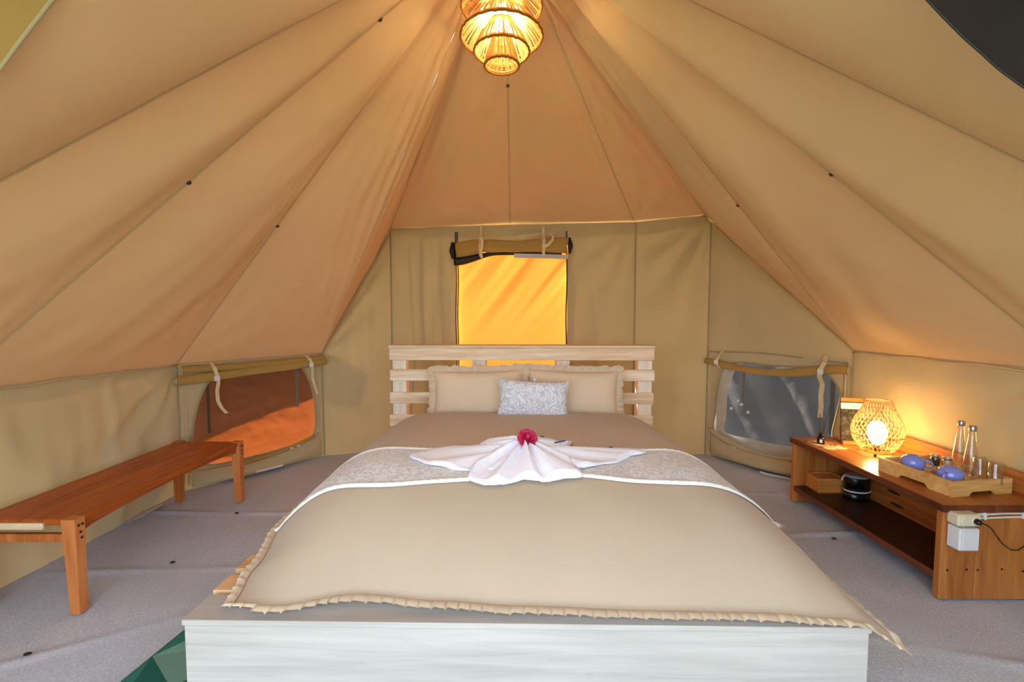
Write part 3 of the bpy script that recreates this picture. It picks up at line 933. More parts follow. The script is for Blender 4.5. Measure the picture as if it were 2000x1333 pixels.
for i in range(41):
    t = i / 40; a = cr(hemp, t); b = cr(topp, t)
    row = []
    for j in range(25):
        q = j / 24
        p = a.lerp(b, q) + Vector((0.0, -0.06, -0.03)) * math.sin(PI * q) + Vector((0, -.03, .015)) * math.sin(q * 16 + t) * q
        row.append(p)
    rows.append(row)
MB().grid(rows).build('netting', 'netblack', d2, off=d2.location)
MB().tube([cr(hemp, k / 40) for k in range(41)], .0022, 8).build('hem', 'black', d2, off=d2.location)

# canvas entrance flap pulled back at the upper left
rows = []
for i in range(25):
    t = i / 24
    a = Vector((lerp(-.834, -1.184, t) - .012 * math.sin(PI * t), 1.0, lerp(2.152, 1.746, t)))
    b = a + Vector((-.10, -.40, .06))
    rows.append([a.lerp(b, q / 10) + Vector((0, -.02, .012)) * math.sin(q * .9) for q in range(11)])
MB().grid(rows).build('canvas_flap', 'roll', d2, off=d2.location)
MB().tube([r[0] for r in rows], .004, 8).build('flap_hem', 'wallseam', d2, off=d2.location)

# ---------------------------------------------------------------- floor and ground
def floor_h(x, y):
    h = -0.004 + 0.006 * nz(x * 1.3, y * 1.7, 9) - 0.004 * abs(nz(x * 2.2 + 4, y * 2.2, 3))
    for (x0, y0, ang, L_, am) in ((-1.7, 3.02, -.02, .9, .010), (-1.5, 2.35, .05, 1.0, .007), (1.75, 2.72, .06, .8, .010), (1.55, 3.35, .0, .9, .006), (-1.4, 2.0, .5, .8, .007), (1.9, 1.7, -.3, .8, .008)):
        dx, dy = x - x0, y - y0
        a = dx * math.cos(ang) + dy * math.sin(ang); b = -dx * math.sin(ang) + dy * math.cos(ang)
        h += am * 1.6 * math.exp(-(b / .020) ** 2) * math.exp(-(a / L_) ** 4) * (0.6 + .4 * math.sin(a * 7))
    return min(h, 0.014) - 0.004
NX, NY = 230, 260
fx = np.linspace(-2.72, 2.72, NX); fy = np.linspace(-0.6, 4.65, NY)
fl = MB().grid([[(x, y, floor_h(x, y)) for y in fy] for x in fx]).build('floor', 'carpet')
tag(fl, 'grey felt carpet covering the tent floor', None, None, 'structure')
gr = MB()
gr.box((0, 2, -0.12), (60, 60, 0.1)).build('ground', 'ground')
tag(bpy.data.objects['ground'], 'grassy ground outside the tent', None, None, 'structure')

# ================================================================== RUG AND BED
rug = thing('rug', 'green rug with pale triangle pattern poking out under the bed', 'rug', (-1.405, 1.70, 0), math.radians(-7.6))
MB().box((1.15, -0.25, 0.008), (2.30, 2.4, 0.008), bev=.003).build('pile', 'rug', rug)
MB().box((0.0, -0.25, 0.008), (0.012, 2.4, 0.008), bev=.003).build('edge_binding', wood_mat('rug_binding', '1d4a42', '2c6458'), rug)

BL = (0.03, 1.275, 0.0); BR = math.radians(-1.0)
PZ = 0.45
bed = thing('platform_bed', 'whitewashed pine platform bed with slatted pallet headboard', 'bed', (BL[0], BL[1], 0.012), BR)
Z0 = -0.012
MB().box((0, 0.010, 0.218 + Z0 + .006), (2.0, 0.020, 0.424), bev=.002).build('front_board', 'ply', bed)
for x in (-0.985, 0.985):
    MB().box((x, 1.07, 0.218 + Z0 + .006), (0.020, 2.09, 0.424), bev=.002).build('side_board', 'ply', bed)
MB().box((0, 2.105, 0.218 + Z0 + .006), (1.95, 0.02, 0.424), bev=.002).build('rear_board', 'ply', bed)
k = 0; y = 0.0
while y < 2.02:
    w = 0.125 if k == 0 else 0.095
    jx = 0 if k == 0 else random.uniform(-.012, .012)
    MB().box((jx, y + w / 2 - (.008 if k == 0 else .001), PZ - 0.0085 + Z0), (2.004, w, 0.017), bev=.002).build('platform_slat', 'ply' if k == 0 else 'raw_pine', bed)
    y += w + (0.012 if k == 0 else 0.030); k += 1
hb = MB().box((0, 2.19, 1.100 + Z0), (2.0, 0.14, 0.020), bev=.003).build('headboard', 'pine', bed)
for z0, z1 in ((.998, 1.090), (.842, .928), (.668, .753), (.492, .580), (.33, .41), (.16, .25)):
    j = random.uniform(-.006, .006)
    MB().box((j, 2.135, (z0 + z1) / 2 + Z0), (1.99, 0.022, z1 - z0), bev=.003).build('headboard_slat', 'pine', hb)
for x in (-.925, -.315, .315, .935):
    MB().box((x, 2.19, 0.545 + Z0 + .006), (0.105, 0.088, 1.084), bev=.003).build('headboard_post', 'pine_up', hb)

# ---- mattress
mt = thing('mattress', 'thick mattress hidden under the beige duvet', 'mattress', (BL[0], BL[1], PZ), BR)
MB().box((0.03, 1.19, 0.075), (1.56, 1.74, 0.148), bev=.05).build('core', 'mattress', mt)

# ---- duvet
def interp(x, pts):
    for (a, b), (c, d) in zip(pts[:-1], pts[1:]):
        if x <= c:
            t = (x - a) / (c - a) if c > a else 0
            return lerp(b, d, sstep(t))
    return pts[-1][1]
def d_yf(s): return interp(s, [(-1, .050), (-.86, .045), (-.62, .105), (-.35, .075), (-.1, .055), (.3, .040), (.66, .035), (.84, .015), (1, -.030)])
def d_xl(t): return interp(t, [(0, -.885), (.12, -.93), (.32, -1.0), (1, -.985)])
def d_xr(t): return interp(t, [(0, 1.055), (.12, 1.05), (.5, 1.03), (1, 1.0)])
YB = 1.69
def d_z(x, y, t=None, s=None):
    if s is None:
        t = max(0, min(1, (y - .05) / (YB - .05)))
        xl, xr = d_xl(t), d_xr(t)
        s = (x - xl) / (xr - xl) * 2 - 1
    xl, xr = d_xl(t), d_xr(t)
    q = max(0.0, min(1, (y - d_yf(s)) / .60)); ff = 1 - (1 - q) ** 2.0
    d = max(0.0, min(x - xl, xr - x)); e = min(1, d / .40); fs = 1 - (1 - e) ** 2.2
    z = .462 + .232 * ff * fs
    z += fs * ff * (.010 * nz(x * 2.2, y * 2.2, 4) + .004 * nz(x * 6, y * 6, 8) + .016 * math.sin(PI * max(0, min(1, (y - .2) / 1.5))))
    if x > .985: z -= (x - .985) * 0.45
    if y < .0: z -= (-y) * 0.6
    return z
dv = thing('duvet', 'plain beige duvet with ruffled hem spread over the bed', 'duvet', BL, BR)
NS, NT = 120, 120
rows = []
for i in range(NS + 1):
    s = -1 + 2 * i / NS
    row = []
    for j in range(NT + 1):
        t = j / NT
        y = lerp(d_yf(s), YB, t)
        x = lerp(d_xl(t), d_xr(t), (s + 1) / 2)
        row.append((x, y, d_z(x, y, t, s)))
    # tuck the head end down
    x, y, z = row[-1]
    row += [(x, y + .025, z - .012), (x, y + .035, z - .05), (x, y + .03, z - .10)]
    rows.append(row)
MB().grid(rows).build('cover', 'duvet', dv)
# ruffled hem round the two sides and the foot
path = []
for k in range(60): t = lerp(.85, 0, k / 60); path.append(((d_xl(t), lerp(d_yf(-1), YB, t)), (-1, -.1), t, -1))
for k in range(161):
    s = lerp(-1, 1, k / 160); path.append(((lerp(d_xl(0), d_xr(0), (s + 1) / 2), d_yf(s)), (max(-.7, min(.7, s ** 7)), -1), 0, s))
for k in range(1, 61): t = lerp(0, .85, k / 60); path.append(((d_xr(t), lerp(d_yf(1), YB, t)), (1, -.1), t, 1))
rows = []; acc = 0; last = None
SUB = 3
fine = []
for i in range(len(path) - 1):
    for q in range(SUB):
        f_ = q / SUB
        a, b = path[i], path[i + 1]
        fine.append(((lerp(a[0][0], b[0][0], f_), lerp(a[0][1], b[0][1], f_)), (lerp(a[1][0], b[1][0], f_), lerp(a[1][1], b[1][1], f_)), lerp(a[2], b[2], f_), lerp(a[3], b[3], f_)))
for (p, d, t, s) in fine:
    if last: acc += math.hypot(p[0] - last[0], p[1] - last[1])
    last = p
    dl = math.hypot(*d); dx, dy = d[0] / dl, d[1] / dl
    ph = acc * 2 * PI / .040 + 5.0 * nz(acc * 7, 1, 1)
    rip = (math.sin(ph) + .5 * math.sin(2 * ph + .6)) * (.55 + .9 * abs(nz(acc * 5, 7, 2)))
    wd = (.046 if abs(d[0]) < .5 else .030) * (1 + .16 * nz(acc * 14, 3, 3))
    row = []
    for q in range(5):
        f_ = q / 4
        sh = .006 * math.cos(ph) * f_
        x = p[0] + dx * wd * f_ + dy * sh; yy = p[1] + dy * wd * f_ + dx * sh
        z = d_z(p[0], p[1], t, s) + .003 + (.0055 * rip + .004) * f_ ** .7 + .006 * math.sin(PI * f_)
        if x > .985: z -= max(0, x - max(p[0], .985)) * 0.7
        z = max(z, .456) if x < .99 and yy > -.004 else z
        row.append((x, yy, z))
    rows.append(row)
MB().grid(rows).build('ruffle', 'frill', dv)

# ---- bed runner
rn = thing('bed_runner', 'silver brocade runner with white edging across the duvet', 'runner', BL, BR)
def r_front(x): return .512 + .020 * math.cos((x - .05) * 5.2) - .012 + .02 * nz(x * 2, 1, 5)
def r_back(x): return .828 + .010 * math.cos(x * 6) + .012 * nz(x * 2, 3, 5)
def r_x(u, q):
    return lerp(-1.005, 1.045, u)
rows = []; fr = []; bk = []
for i in range(121):
    u = i / 120; x = r_x(u, 0)
    a, b = r_front(x), r_back(x)
    row = []
    for j in range(21):
        y = lerp(a, b, j / 20)
        row.append((x, y, d_z(x, y) + .006 + .003 * nz(x * 8, y * 8, 2)))
    rows.append(row)
    fr.append([(x, a - .014, d_z(x, a - .014) + .004), (x, a - .009, d_z(x, a) + .012 + .002 * math.sin(x * 190)), (x, a + .002, d_z(x, a) + .013), (x, a + .008, d_z(x, a) + .007)])
    bk.append([(x, b - .008, d_z(x, b) + .007), (x, b, d_z(x, b) + .013), (x, b + .010, d_z(x, b) + .011 + .002 * math.sin(x * 190)), (x, b + .014, d_z(x, b) + .004)])
MB().grid(rows).build('panel', 'runner', rn)
MB().grid(fr).build('edging', 'trim', rn)
MB().grid(bk).build('edging', 'trim', rn)

# ---- pillows
def pillow_mb(w, h, th, seed=0.0, n=28, pinch=.07):
    mb = MB()
    for sgn in (-1, 1):
        rows = []
        for i in range(n + 1):
            u = -1 + 2 * i / n; row = []
            for j in range(n + 1):
                v = -1 + 2 * j / n
                x = w / 2 * u * (1 - pinch * math.cos(PI * v / 2) ** 1.0 * abs(u) ** 2 * 1.0)
                z = h / 2 * v * (1 - pinch * math.cos(PI * u / 2) ** 1.0 * abs(v) ** 2)
                t = th / 2 * ((1 - u ** 4) * (1 - v ** 4)) ** .55 * (1 + .10 * nz(u * 2 + seed, v * 2, seed))
                row.append((x, sgn * t, z + h / 2))
            rows.append(row if sgn > 0 else row)
        if sgn > 0: rows = rows[::-1]
        mb.grid(rows)
    return mb
def frill_mb(w, h, wid, seed, pinch=.07):
    """wavy frill all round a pillow edge"""
    pts = []
    K = 60
    def edge(u, v):
        return (w / 2 * u * (1 - pinch * math.cos(PI * v / 2) * u * u), h / 2 * v * (1 - pinch * math.cos(PI * u / 2) * v * v) + h / 2)
    for k in range(K): pts.append((edge(-1 + 2 * k / K, 1), (0, 1)))
    for k in range(K): pts.append((edge(1, 1 - 2 * k / K), (1, 0)))
    for k in range(K): pts.append((edge(1 - 2 * k / K, -1), (0, -1)))
    for k in range(K): pts.append((edge(-1, -1 + 2 * k / K), (-1, 0)))
    m = len(pts); rows = []
    for i, (p, d) in enumerate(pts):
        d0 = Vector((0.0, 0.0))
        for o in range(-4, 5): d0 += Vector(pts[(i + o) % m][1])
        d0.normalize()
        wv = wid * (1 + .35 * nz(i * .23, seed, 1)) ; row = []
        for q in range(4):
            f_ = q / 3
            row.append((p[0] + d0.x * wv * f_, .012 * math.sin(i * 1.15 + seed + 2 * nz(i * .1, seed, 2)) * f_ - .012 * f_, p[1] + d0.y * wv * f_))
        rows.append(row)
    return MB().grid(rows, wrapu=True)
def bed_world(x, y, z):
    c, s_ = math.cos(BR), math.sin(BR)
    return (BL[0] + c * x - s_ * y, BL[1] + s_ * x + c * y, z)
def place_pillow(label, x, y, z, w, h, th, lean, yaw, roll_, seed, group=None, frilled=True, mat='pillow', name='pillow', cat='pillow'):
    o = thing(name, label, cat, bed_world(x, y, z), 0, group)
    o.rotation_euler = (-lean, roll_, BR + yaw)
    pm = pillow_mb(w, h, th, seed).build('body', mat, o)
    if frilled: frill_mb(w, h, .040, seed).build('frill', 'frill', o)
    return o
place_pillow('large cream pillow with frilled edge, left of the pair', -.295, 1.86, .60, .66, .36, .17, .30, .02, -.02, 1, 'frilled pillows against the headboard')
place_pillow('large cream pillow with frilled edge, right of the pair', .36, 1.87, .60, .66, .36, .17, .30, -.03, .02, 2, 'frilled pillows against the headboard')
cu = place_pillow('small white cushion with grey leaf print in front of the pillows', .075, 1.655, .662, .475, .255, .13, .24, .0, .045, 3, None, False, 'leafprint', 'cushion', 'cushion')
MB().tube([(0, .01, .245), (.004, 0, .26), (-.003, -.004, .272)], [.006, .009, .003], 7).build('tassel', 'leafprint', cu)

# ---- towels
def loop_r(th, pts):
    pts = sorted(pts); m = len(pts)
    th %= 360
    for i in range(m):
        a, ra = pts[i]; b, rb = pts[(i + 1) % m]
        if i == m - 1: b += 360
        for t_ in (th, th + 360):
            if a <= t_ <= b:
                f_ = (t_ - a) / (b - a)
                return lerp(ra, rb, sstep(f_) * .5 + f_ * .5)
    return pts[0][1]
def towel(label, cx, cy, outline, peak, lift, pleats, amp, seed, stripes=()):
    o = thing('folded_towel', label, 'towel', BL, BR, 'white towels folded on the runner')
    NA, NR = 180, 22
    def P(th, r):
        R = loop_r(th, outline)
        a = math.radians(th)
        x, y = cx + math.cos(a) * R * r, cy + math.sin(a) * R * r
        pl = math.sin(a * pleats + seed + 1.5 * nz(a * 3, seed, 1)) + .4 * nz(a * 9, r * 2, seed)
        z = d_z(x, y) + lift + .012 + peak * (1 - r) ** 1.15 * (1 + .25 * math.sin(a * 5 + seed)) + amp * pl * min(1, r * 3) * (1 - r * .55)
        if r > .985: z -= .008
        return Vector((x, y, max(z, d_z(x, y) + lift * .4 + .010)))
    rows = [[P(i * 2, max(.001, j / NR)) for j in range(NR + 1)] for i in range(NA)]
    b = MB().grid(rows, wrapu=True).build('body', 'towel', o)
    # doubled edge showing the folded thickness
    rows = []
    for i in range(NA):
        p = P(i * 2, 1.0); q = P(i * 2, .93)
        rows.append([q + Vector((0, 0, .002)), p + Vector((0, 0, .004)), p + (p - q).normalized() * .004 - Vector((0, 0, .003)), Vector((p.x, p.y, d_z(p.x, p.y) + .009 + lift * .3))])
    MB().grid(rows, wrapu=True).build('hem', 'towel', o)
    for (t0, t1, r0, r1) in stripes:
        pts = [P(lerp(t0, t1, k / 8), lerp(r0, r1, k / 8)) + Vector((0, 0, .004)) for k in range(9)]
        MB().ribbon(pts, Vector((0, .0035, .0015)), .0015).build('stripe', 'stripe', o)
    return o
TX, TY = 0.010, 0.735
towel('white towel folded into two long side wings on the runner', TX, TY - .02,
      [(0, .47), (4, .56), (10, .42), (22, .28), (55, .18), (90, .13), (125, .18), (158, .30), (174, .47), (181, .51), (190, .44), (203, .34), (222, .24), (270, .15), (315, .23), (338, .33), (352, .42)],
      .030, .004, 11, .018, 1.0, [(6, 9, .78, .90), (11, 14, .70, .86)])
towel('white towel pleated into a fan under the red rose', TX, TY,
      [(0, .12), (22, .20), (38, .30), (52, .22), (75, .13), (90, .09), (105, .12), (128, .20), (146, .25), (160, .20), (180, .12), (205, .17), (228, .33), (240, .32), (270, .255), (300, .30), (312, .34), (326, .24), (345, .15)],
      .046, .016, 13, .024, 2.2, [(70, 52, .55, .72), (112, 128, .55, .72), (24, 28, .75, .95)])

# ---- rose
rw = bed_world(TX + .012, TY - .004, 0)
rz0 = d_z(TX, TY) + .074
rose = thing('rose', 'crimson rose head lying on the white fan towel', 'flower', (rw[0], rw[1], rz0))
def petal(r0, r1, h, width, ang, curl, tilt):
    rows = []
    for i in range(9):
        u = -1 + 2 * i / 8
        row = []
        for j in range(9):
            v = j / 8
            rr = lerp(r0, r1, v ** 1.3) + curl * v ** 4 + .0012 * nz(u * 3 + ang, v * 3, ang)
            a = ang + u * width * (1 - .45 * (v - .55) ** 2 * 2) * (.55 + .45 * math.sin(PI * min(1, v + .15)))
            z = h * v - curl * .8 * v ** 6 - .003 * u * u * v
            row.append((rr * math.cos(a), rr * math.sin(a), z))
        rows.append(row)
    return MB().grid(rows)
rose.rotation_euler = (math.radians(48), 0, 0.2)
rose.scale = (1.15, 1.15, 1.15)
nlay = [(5, .003, .010, .046, 1.3, 0.002), (6, .006, .018, .044, 1.05, .005), (7, .008, .025, .038, .95, .008), (8, .009, .032, .028, .75, .008)]
for li, (n_, r0, r1, h, wd, cl) in enumerate(nlay):
    for q in range(n_):
        petal(r0, r1, h, wd, 2 * PI * q / n_ + li * .5 + random.uniform(-.1, .1), cl, 0).build('petal', 'rose', rose)
MB().lathe([(.005, 0), (.012, .014), (.011, .038), (.006, .046), (.001, .047)], n=12).build('bud', 'rose', rose)
for q in range(4):
    petal(.004, .030, .004, .25, 2 * PI * q / 4 + .3, .004, 0).build('sepal', 'rose_leaf', rose)

# ================================================================== BENCH
bn = thing('bench', 'long orange stained wooden bench along the left wall', 'bench', (-2.16, 2.60, 0))
ob_ = bn.location
XF, XB, Y0, Y1, HT = -1.945, -2.405, 1.965, 3.225, .432
def seat_board(x0, x1, y0, y1):
    rows = []
    mb = MB()
    mb.box(((x0 + x1) / 2, (y0 + y1) / 2, HT - .014), (abs(x1 - x0), y1 - y0, .028), bev=.003)
    return mb
for a, b in ((XF - .004, -2.095), (-2.097, -2.248), (-2.250, XB)):
    seat_board(b, a, Y0 + .012, Y1 - .01).build('seat_board', 'bench', bn, off=ob_)
# front and back rails, slightly arched below
for x in (XF - .026, XB + .026):
    rows = []
    for k in range(25):
        t = k / 24; y = lerp(Y0 + .05, Y1 - .05, t); lo = .358 + .030 * math.sin(PI * t) ** .5
        rows.append([(x + .012, y, .404), (x + .012, y, lo), (x - .012, y, lo), (x - .012, y, .404), (x + .012, y, .404)])
    MB().grid(rows, smooth=False).build('rail', 'bench', bn, off=ob_)
for y, z0, z1 in ((Y0 + .028, .325, .362), (Y1 - .028, .33, .375)):
    MB().box(((XF + XB) / 2, y, (z0 + z1) / 2), (XF - XB - .06, .024, z1 - z0), bev=.002).build('end_rail', 'bench_leg', bn, off=ob_)
MB().box((-2.245, Y0 + .006, .404), (.32, .012, .030), bev=.002).build('end_cap', 'bench_end', bn, off=ob_)
def leg_mb(x, y, sx, sy):
    mb = MB()
    a, b = .031, .024
    tx, ty = x, y; bx, by = x + sx * .012, y + sy * .020
    v = []
    for (cx, cy, z, g, h) in ((bx, by, 0.0, .021, .021), (tx, ty, HT + .004, a, b)):
        v += [(cx - g, cy - h, z), (cx + g, cy - h, z), (cx + g, cy + h, z), (cx - g, cy + h, z)]
    mb.add(v, [(3, 2, 1, 0), (4, 5, 6, 7), (0, 1, 5, 4), (1, 2, 6, 5), (2, 3, 7, 6), (3, 0, 4, 7)])
    return mb
for x, y, sx, sy in ((XF - .020, Y0 + .02, .5, 0), (XB + .02, Y0 + .02, -.5, 0), (XF - .020, Y1 - .02, .7, -.4), (XB + .02, Y1 - .02, -.5, -.4)):
    lg = leg_mb(x, y, sx, sy).build('leg', 'bench_leg', bn, off=ob_)
    if x > -2.1:
        for dz, dy in ((.405, -.008), (.405, .010), (.372, 0), (.345, .004)):
            MB().lathe([(.0055, 0), (.0055, .003)], (x + .0305, y + dy, dz), 10, roty(PI / 2)).build('dowel', 'black', lg, off=ob_)

# ================================================================== CABINET
cb = thing('low_cabinet', 'low varnished wooden cabinet with dark shelf along the right wall', 'cabinet', (2.27, 2.645, 0))
oc = cb.location
CX0, CX1, CY0, CY1, CZ = 2.012, 2.535, 2.07, 3.222, .46
for (a, b, m_) in ((CX0 - .004, 2.19, 'cab_top'), (2.1915, 2.36, 'cab_top'), (2.3615, CX1, 'cab_top')):
    MB().box(((a + b) / 2, (CY0 + CY1) / 2, CZ - .015), (b - a, CY1 - CY0 + .012, .030), bev=.003).build('top_board', m_, cb, off=oc)
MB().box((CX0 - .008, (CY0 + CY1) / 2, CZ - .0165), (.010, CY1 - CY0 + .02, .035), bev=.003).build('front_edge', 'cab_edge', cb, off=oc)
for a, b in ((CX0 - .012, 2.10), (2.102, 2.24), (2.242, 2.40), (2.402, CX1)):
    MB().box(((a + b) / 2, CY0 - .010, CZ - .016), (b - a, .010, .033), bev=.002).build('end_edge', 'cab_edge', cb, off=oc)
for (a, b) in ((CX0, 2.176), (2.178, CX1)):
    MB().box(((a + b) / 2, CY0 + .018, .213), (b - a, .036, .426), bev=.004).build('end_plank', 'cab', cb, off=oc)
for (a, b) in ((CX0, 2.22), (2.222, CX1)):
    MB().box(((a + b) / 2, CY1 - .018, .213), (b - a, .036, .426), bev=.004).build('end_plank', 'cab', cb, off=oc)
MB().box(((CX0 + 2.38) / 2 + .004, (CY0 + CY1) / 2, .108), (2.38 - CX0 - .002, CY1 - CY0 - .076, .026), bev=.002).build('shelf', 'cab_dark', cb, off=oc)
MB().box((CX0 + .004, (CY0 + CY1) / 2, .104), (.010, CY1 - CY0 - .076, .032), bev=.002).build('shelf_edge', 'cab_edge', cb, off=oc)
bp = MB().box((2.388, (CY0 + CY1) / 2, .262), (.016, CY1 - CY0 - .076, .326), bev=.002).build('back_panel', 'cab_back', cb, off=oc)
for y, z in ((2.775, .235), (2.745, .165)):
    MB().lathe([(.001, -.001), (.010, .0), (.010, .003)], (2.3805, y, z), 20, roty(-PI / 2), sx=.9, sy=5.0).build('hand_slot', 'black', bp, off=oc)
MB().box((2.522, (CY0 + CY1) / 2, .512), (.024, CY1 - CY0, .104), bev=.003).build('upstand', 'cab_back', cb, off=oc)
for x, z in ((2.045, .145), (2.135, .148), (2.175 + .012, .146), (2.30, .15), (2.40, .14)):
    MB().lathe([(.005, 0), (.005, .002)], (x, CY0 - .001, z), 10, rotx(PI / 2)).build('nail', 'black', cb, off=oc)

# ---- sockets on the near end
sk = thing('power_socket', 'cream twin power socket screwed to the cabinet end', 'socket', (2.075, CY0, .41))
MB().box((0, -.032, 0), (.105, .060, .055), bev=.006).build('body', 'cream_plastic', sk)
for x in (-.025, .024):
    so = MB().lathe([(.017, 0), (.017, -.002), (.015, -.002), (.014, .004)], (x, -.0625, 0), 20, rotx(PI / 2), capb=False).build('outlet', 'cream_plastic', sk)
    MB().lathe([(.0135, 0), (.0135, .001)], (x, -.0628, 0), 18, rotx(PI / 2)).build('outlet_face', 'vinyl', so)
    for q in (-.006, .006):
        MB().lathe([(.002, 0), (.002, .001)], (x + q, -.0642, .003), 8, rotx(PI / 2)).build('pin_hole', 'black', so)
sb = thing('switch_box', 'white square switch box right below the cream socket', 'switch', (2.075, CY0, .322))
MB().box((0, -.034, 0), (.092, .064, .104), bev=.005).build('body', 'white_plastic', sb)
MB().box((0, -.068, 0), (.076, .005, .088), bev=.002).build('face_plate', 'white_plastic', sb)
for x in (-.012, .014):
    MB().lathe([(.009, 0), (.009, .002), (.007, .003)], (x, -.0705, 0), 14, rotx(PI / 2)).build('switch_button', 'white_plastic', sb)
MB().lathe([(.004, 0), (.004, .004)], (-.01, -.045, .052), 8).build('screw', 'steel', sb)
pl = thing('power_plug', 'black plug with thin black cord in the cream socket', 'plug', (2.099, CY0 - .064, .41))
MB().lathe([(.0135, 0), (.0145, .008), (.012, .018), (.006, .024)], (0, 0, 0), 16, rotx(PI / 2)).build('plug_head', 'black_plastic', pl)
MB().tube([(.004, -.018, 0), (.025, -.022, -.006), (.05, -.018, -.022), (.085, -.010, -.060), (.12, -.004, -.100), (.165, 0, -.132), (.21, .01, -.140), (.28, .03, -.12), (.36, .045, -.09), (.452, .06, -.09)], .0028, 8).build('cord', 'black_plastic', pl)
cwt = thing('white_cable', 'pair of white cables clipped along the cabinet end', 'cable', (2.128, CY0, .41))
for dz in (.010, -.008):
    MB().tube([(0, -.010, dz), (.08, -.009, dz - .002), (.16, -.009, dz + .002), (.30, -.008, dz + .004), (.43, -.007, dz + .006)], .0048, 10).build('cable', 'cord_white', cwt)
for x in (.065, .25):
    cl = MB().box((x, -.010, .001), (.012, .018, .034), bev=.003).build('clip', 'white_plastic', cwt)
    MB().lathe([(.003, 0), (.003, .004)], (x, -.012, -.018), 8, rotx(PI / 2)).build('nail', 'steel', cl)

# ---- things on the shelf
bx = thing('wooden_box', 'honey coloured wooden box on the dark shelf', 'box', (2.18, 3.105, .121))
def box_open(w, d, h, t):
    MB().box((0, 0, .004), (w, d, .008)).build('bottom', 'box', bx)
    for s in (-1, 1):
        MB().box((s * (w / 2 - t / 2), 0, h / 2), (t, d, h), bev=.002).build('side', 'box', bx)
        MB().box((0, s * (d / 2 - t / 2), h / 2), (w - 2 * t, t, h), bev=.002).build('side', 'box', bx)
    MB().box((0, 0, h - .014), (w - 2 * t, d - 2 * t, .008), bev=.002).build('lid', 'box', bx)
box_open(.185, .145, .105, .012)
sp = thing('oval_speaker', 'black oval case with white band beside the wooden box', 'container', (2.288, 2.955, .1215))
MB().lathe([(.076, 0), (.080, .004), (.080, .056)], n=36, sx=.98, sy=.74).build('base', 'black_plastic', sp)
MB().lathe([(.0805, .056), (.0825, .058), (.0825, .062), (.0805, .064)], n=36, sx=.98, sy=.74, capb=False, capt=False).build('band', 'white_plastic', sp)
MB().lathe([(.080, .064), (.080, .142), (.077, .150)], n=36, sx=.98, sy=.74).build('body', 'black_plastic', sp)
ld = MB().lathe([(.077, .150), (.077, .157), (.070, .161), (.055, .160)], n=36, sx=.98, sy=.74).build('lid', 'grey_lid', sp)
MB().tube([(.052 * math.cos(a), .052 * .72 * math.sin(a), .161) for a in [2 * PI * k / 28 for k in range(28)]], .002, 6, closed=True).build('lid_ring', 'steel', ld)
MB().tube([(-.06, .02, .15), (-.075, .01, .158), (-.095, 0, .146), (-.108, -.006, .125)], .005, 8).build('cord', 'cord_white', sp)

# ---- table lamp
tl = thing('table_lamp', 'glowing woven bamboo table lamp on the cabinet', 'lamp', (2.315, 2.845, CZ))
prof = [(.066, .340), (.074, .310), (.092, .270), (.114, .230), (.129, .190), (.136, .155), (.134, .125), (.124, .090), (.106, .055), (.086, .028), (.078, .018)]
def lr(z):
    for (r0, z0), (r1, z1) in zip(prof[:-1], prof[1:]):
        if z <= z0 and z >= z1:
            return lerp(r1, r0, (z - z1) / (z0 - z1))
    return prof[0][0] if z > .3 else prof[-1][0]
lat = MB()
for fam in (-1, 1):
    for k in range(30):
        a0 = 2 * PI * k / 30
        pts = []
        for j in range(25):
            z = lerp(.018, .340, j / 24)
            a = a0 + fam * (j / 24) * 1.15
            r = lr(z) + .0012 * fam
            pts.append((r * math.cos(a), r * math.sin(a), z))
        lat.tube(pts, .0024, 5, caps=False)
tag(lat.build('bamboo_lattice', 'rattan_pale', tl), kind='stuff')
for z, r in ((.340, .066), (.125, .134), (.018, .078)):
    MB().tube([((r + .001) * math.cos(a), (r + .001) * math.sin(a), z) for a in [2 * PI * k / 40 for k in range(40)]], .0035 if z > .3 else .0026, 7, closed=True).build('hoop', 'rattan_pale' if z > .3 else 'rattan_dark', tl)
for k in range(3):
    a = 2 * PI * k / 3 - 2.3
    lg = MB().tube([(.070 * math.cos(a), .070 * math.sin(a), .020), (.084 * math.cos(a), .084 * math.sin(a), .016), (.088 * math.cos(a), .088 * math.sin(a), .010)], .003, 7).build('foot', 'dark_iron', tl)
    MB().lathe([(.001, 0), (.006, .002), (.009, .008), (.006, .014), (.001, .016)], (.089 * math.cos(a), .089 * math.sin(a), 0.0), 12).build('ball', 'dark_iron', lg)
MB().lathe([(.015, .014), (.017, .03), (.015, .06)], n=14).build('bulb_holder', 'dark_iron', tl)
MB().tube([(-.078, 0, .020), (0, 0, .018), (.078, 0, .020)], .003, 6).tube([(0, -.078, .020), (0, 0, .016), (0, .078, .020)], .003, 6).build('base_bar', 'dark_iron', tl)
M['bulb_table'] = emit_mat('lamp_bulb_glow', (1.0, 0.66, 0.24), 40.0)
MB().lathe([(.014, .060), (.034, .078), (.050, .110), (.054, .140), (.048, .175), (.030, .200), (.004, .210)], n=18).build('bulb', 'bulb_table', tl)

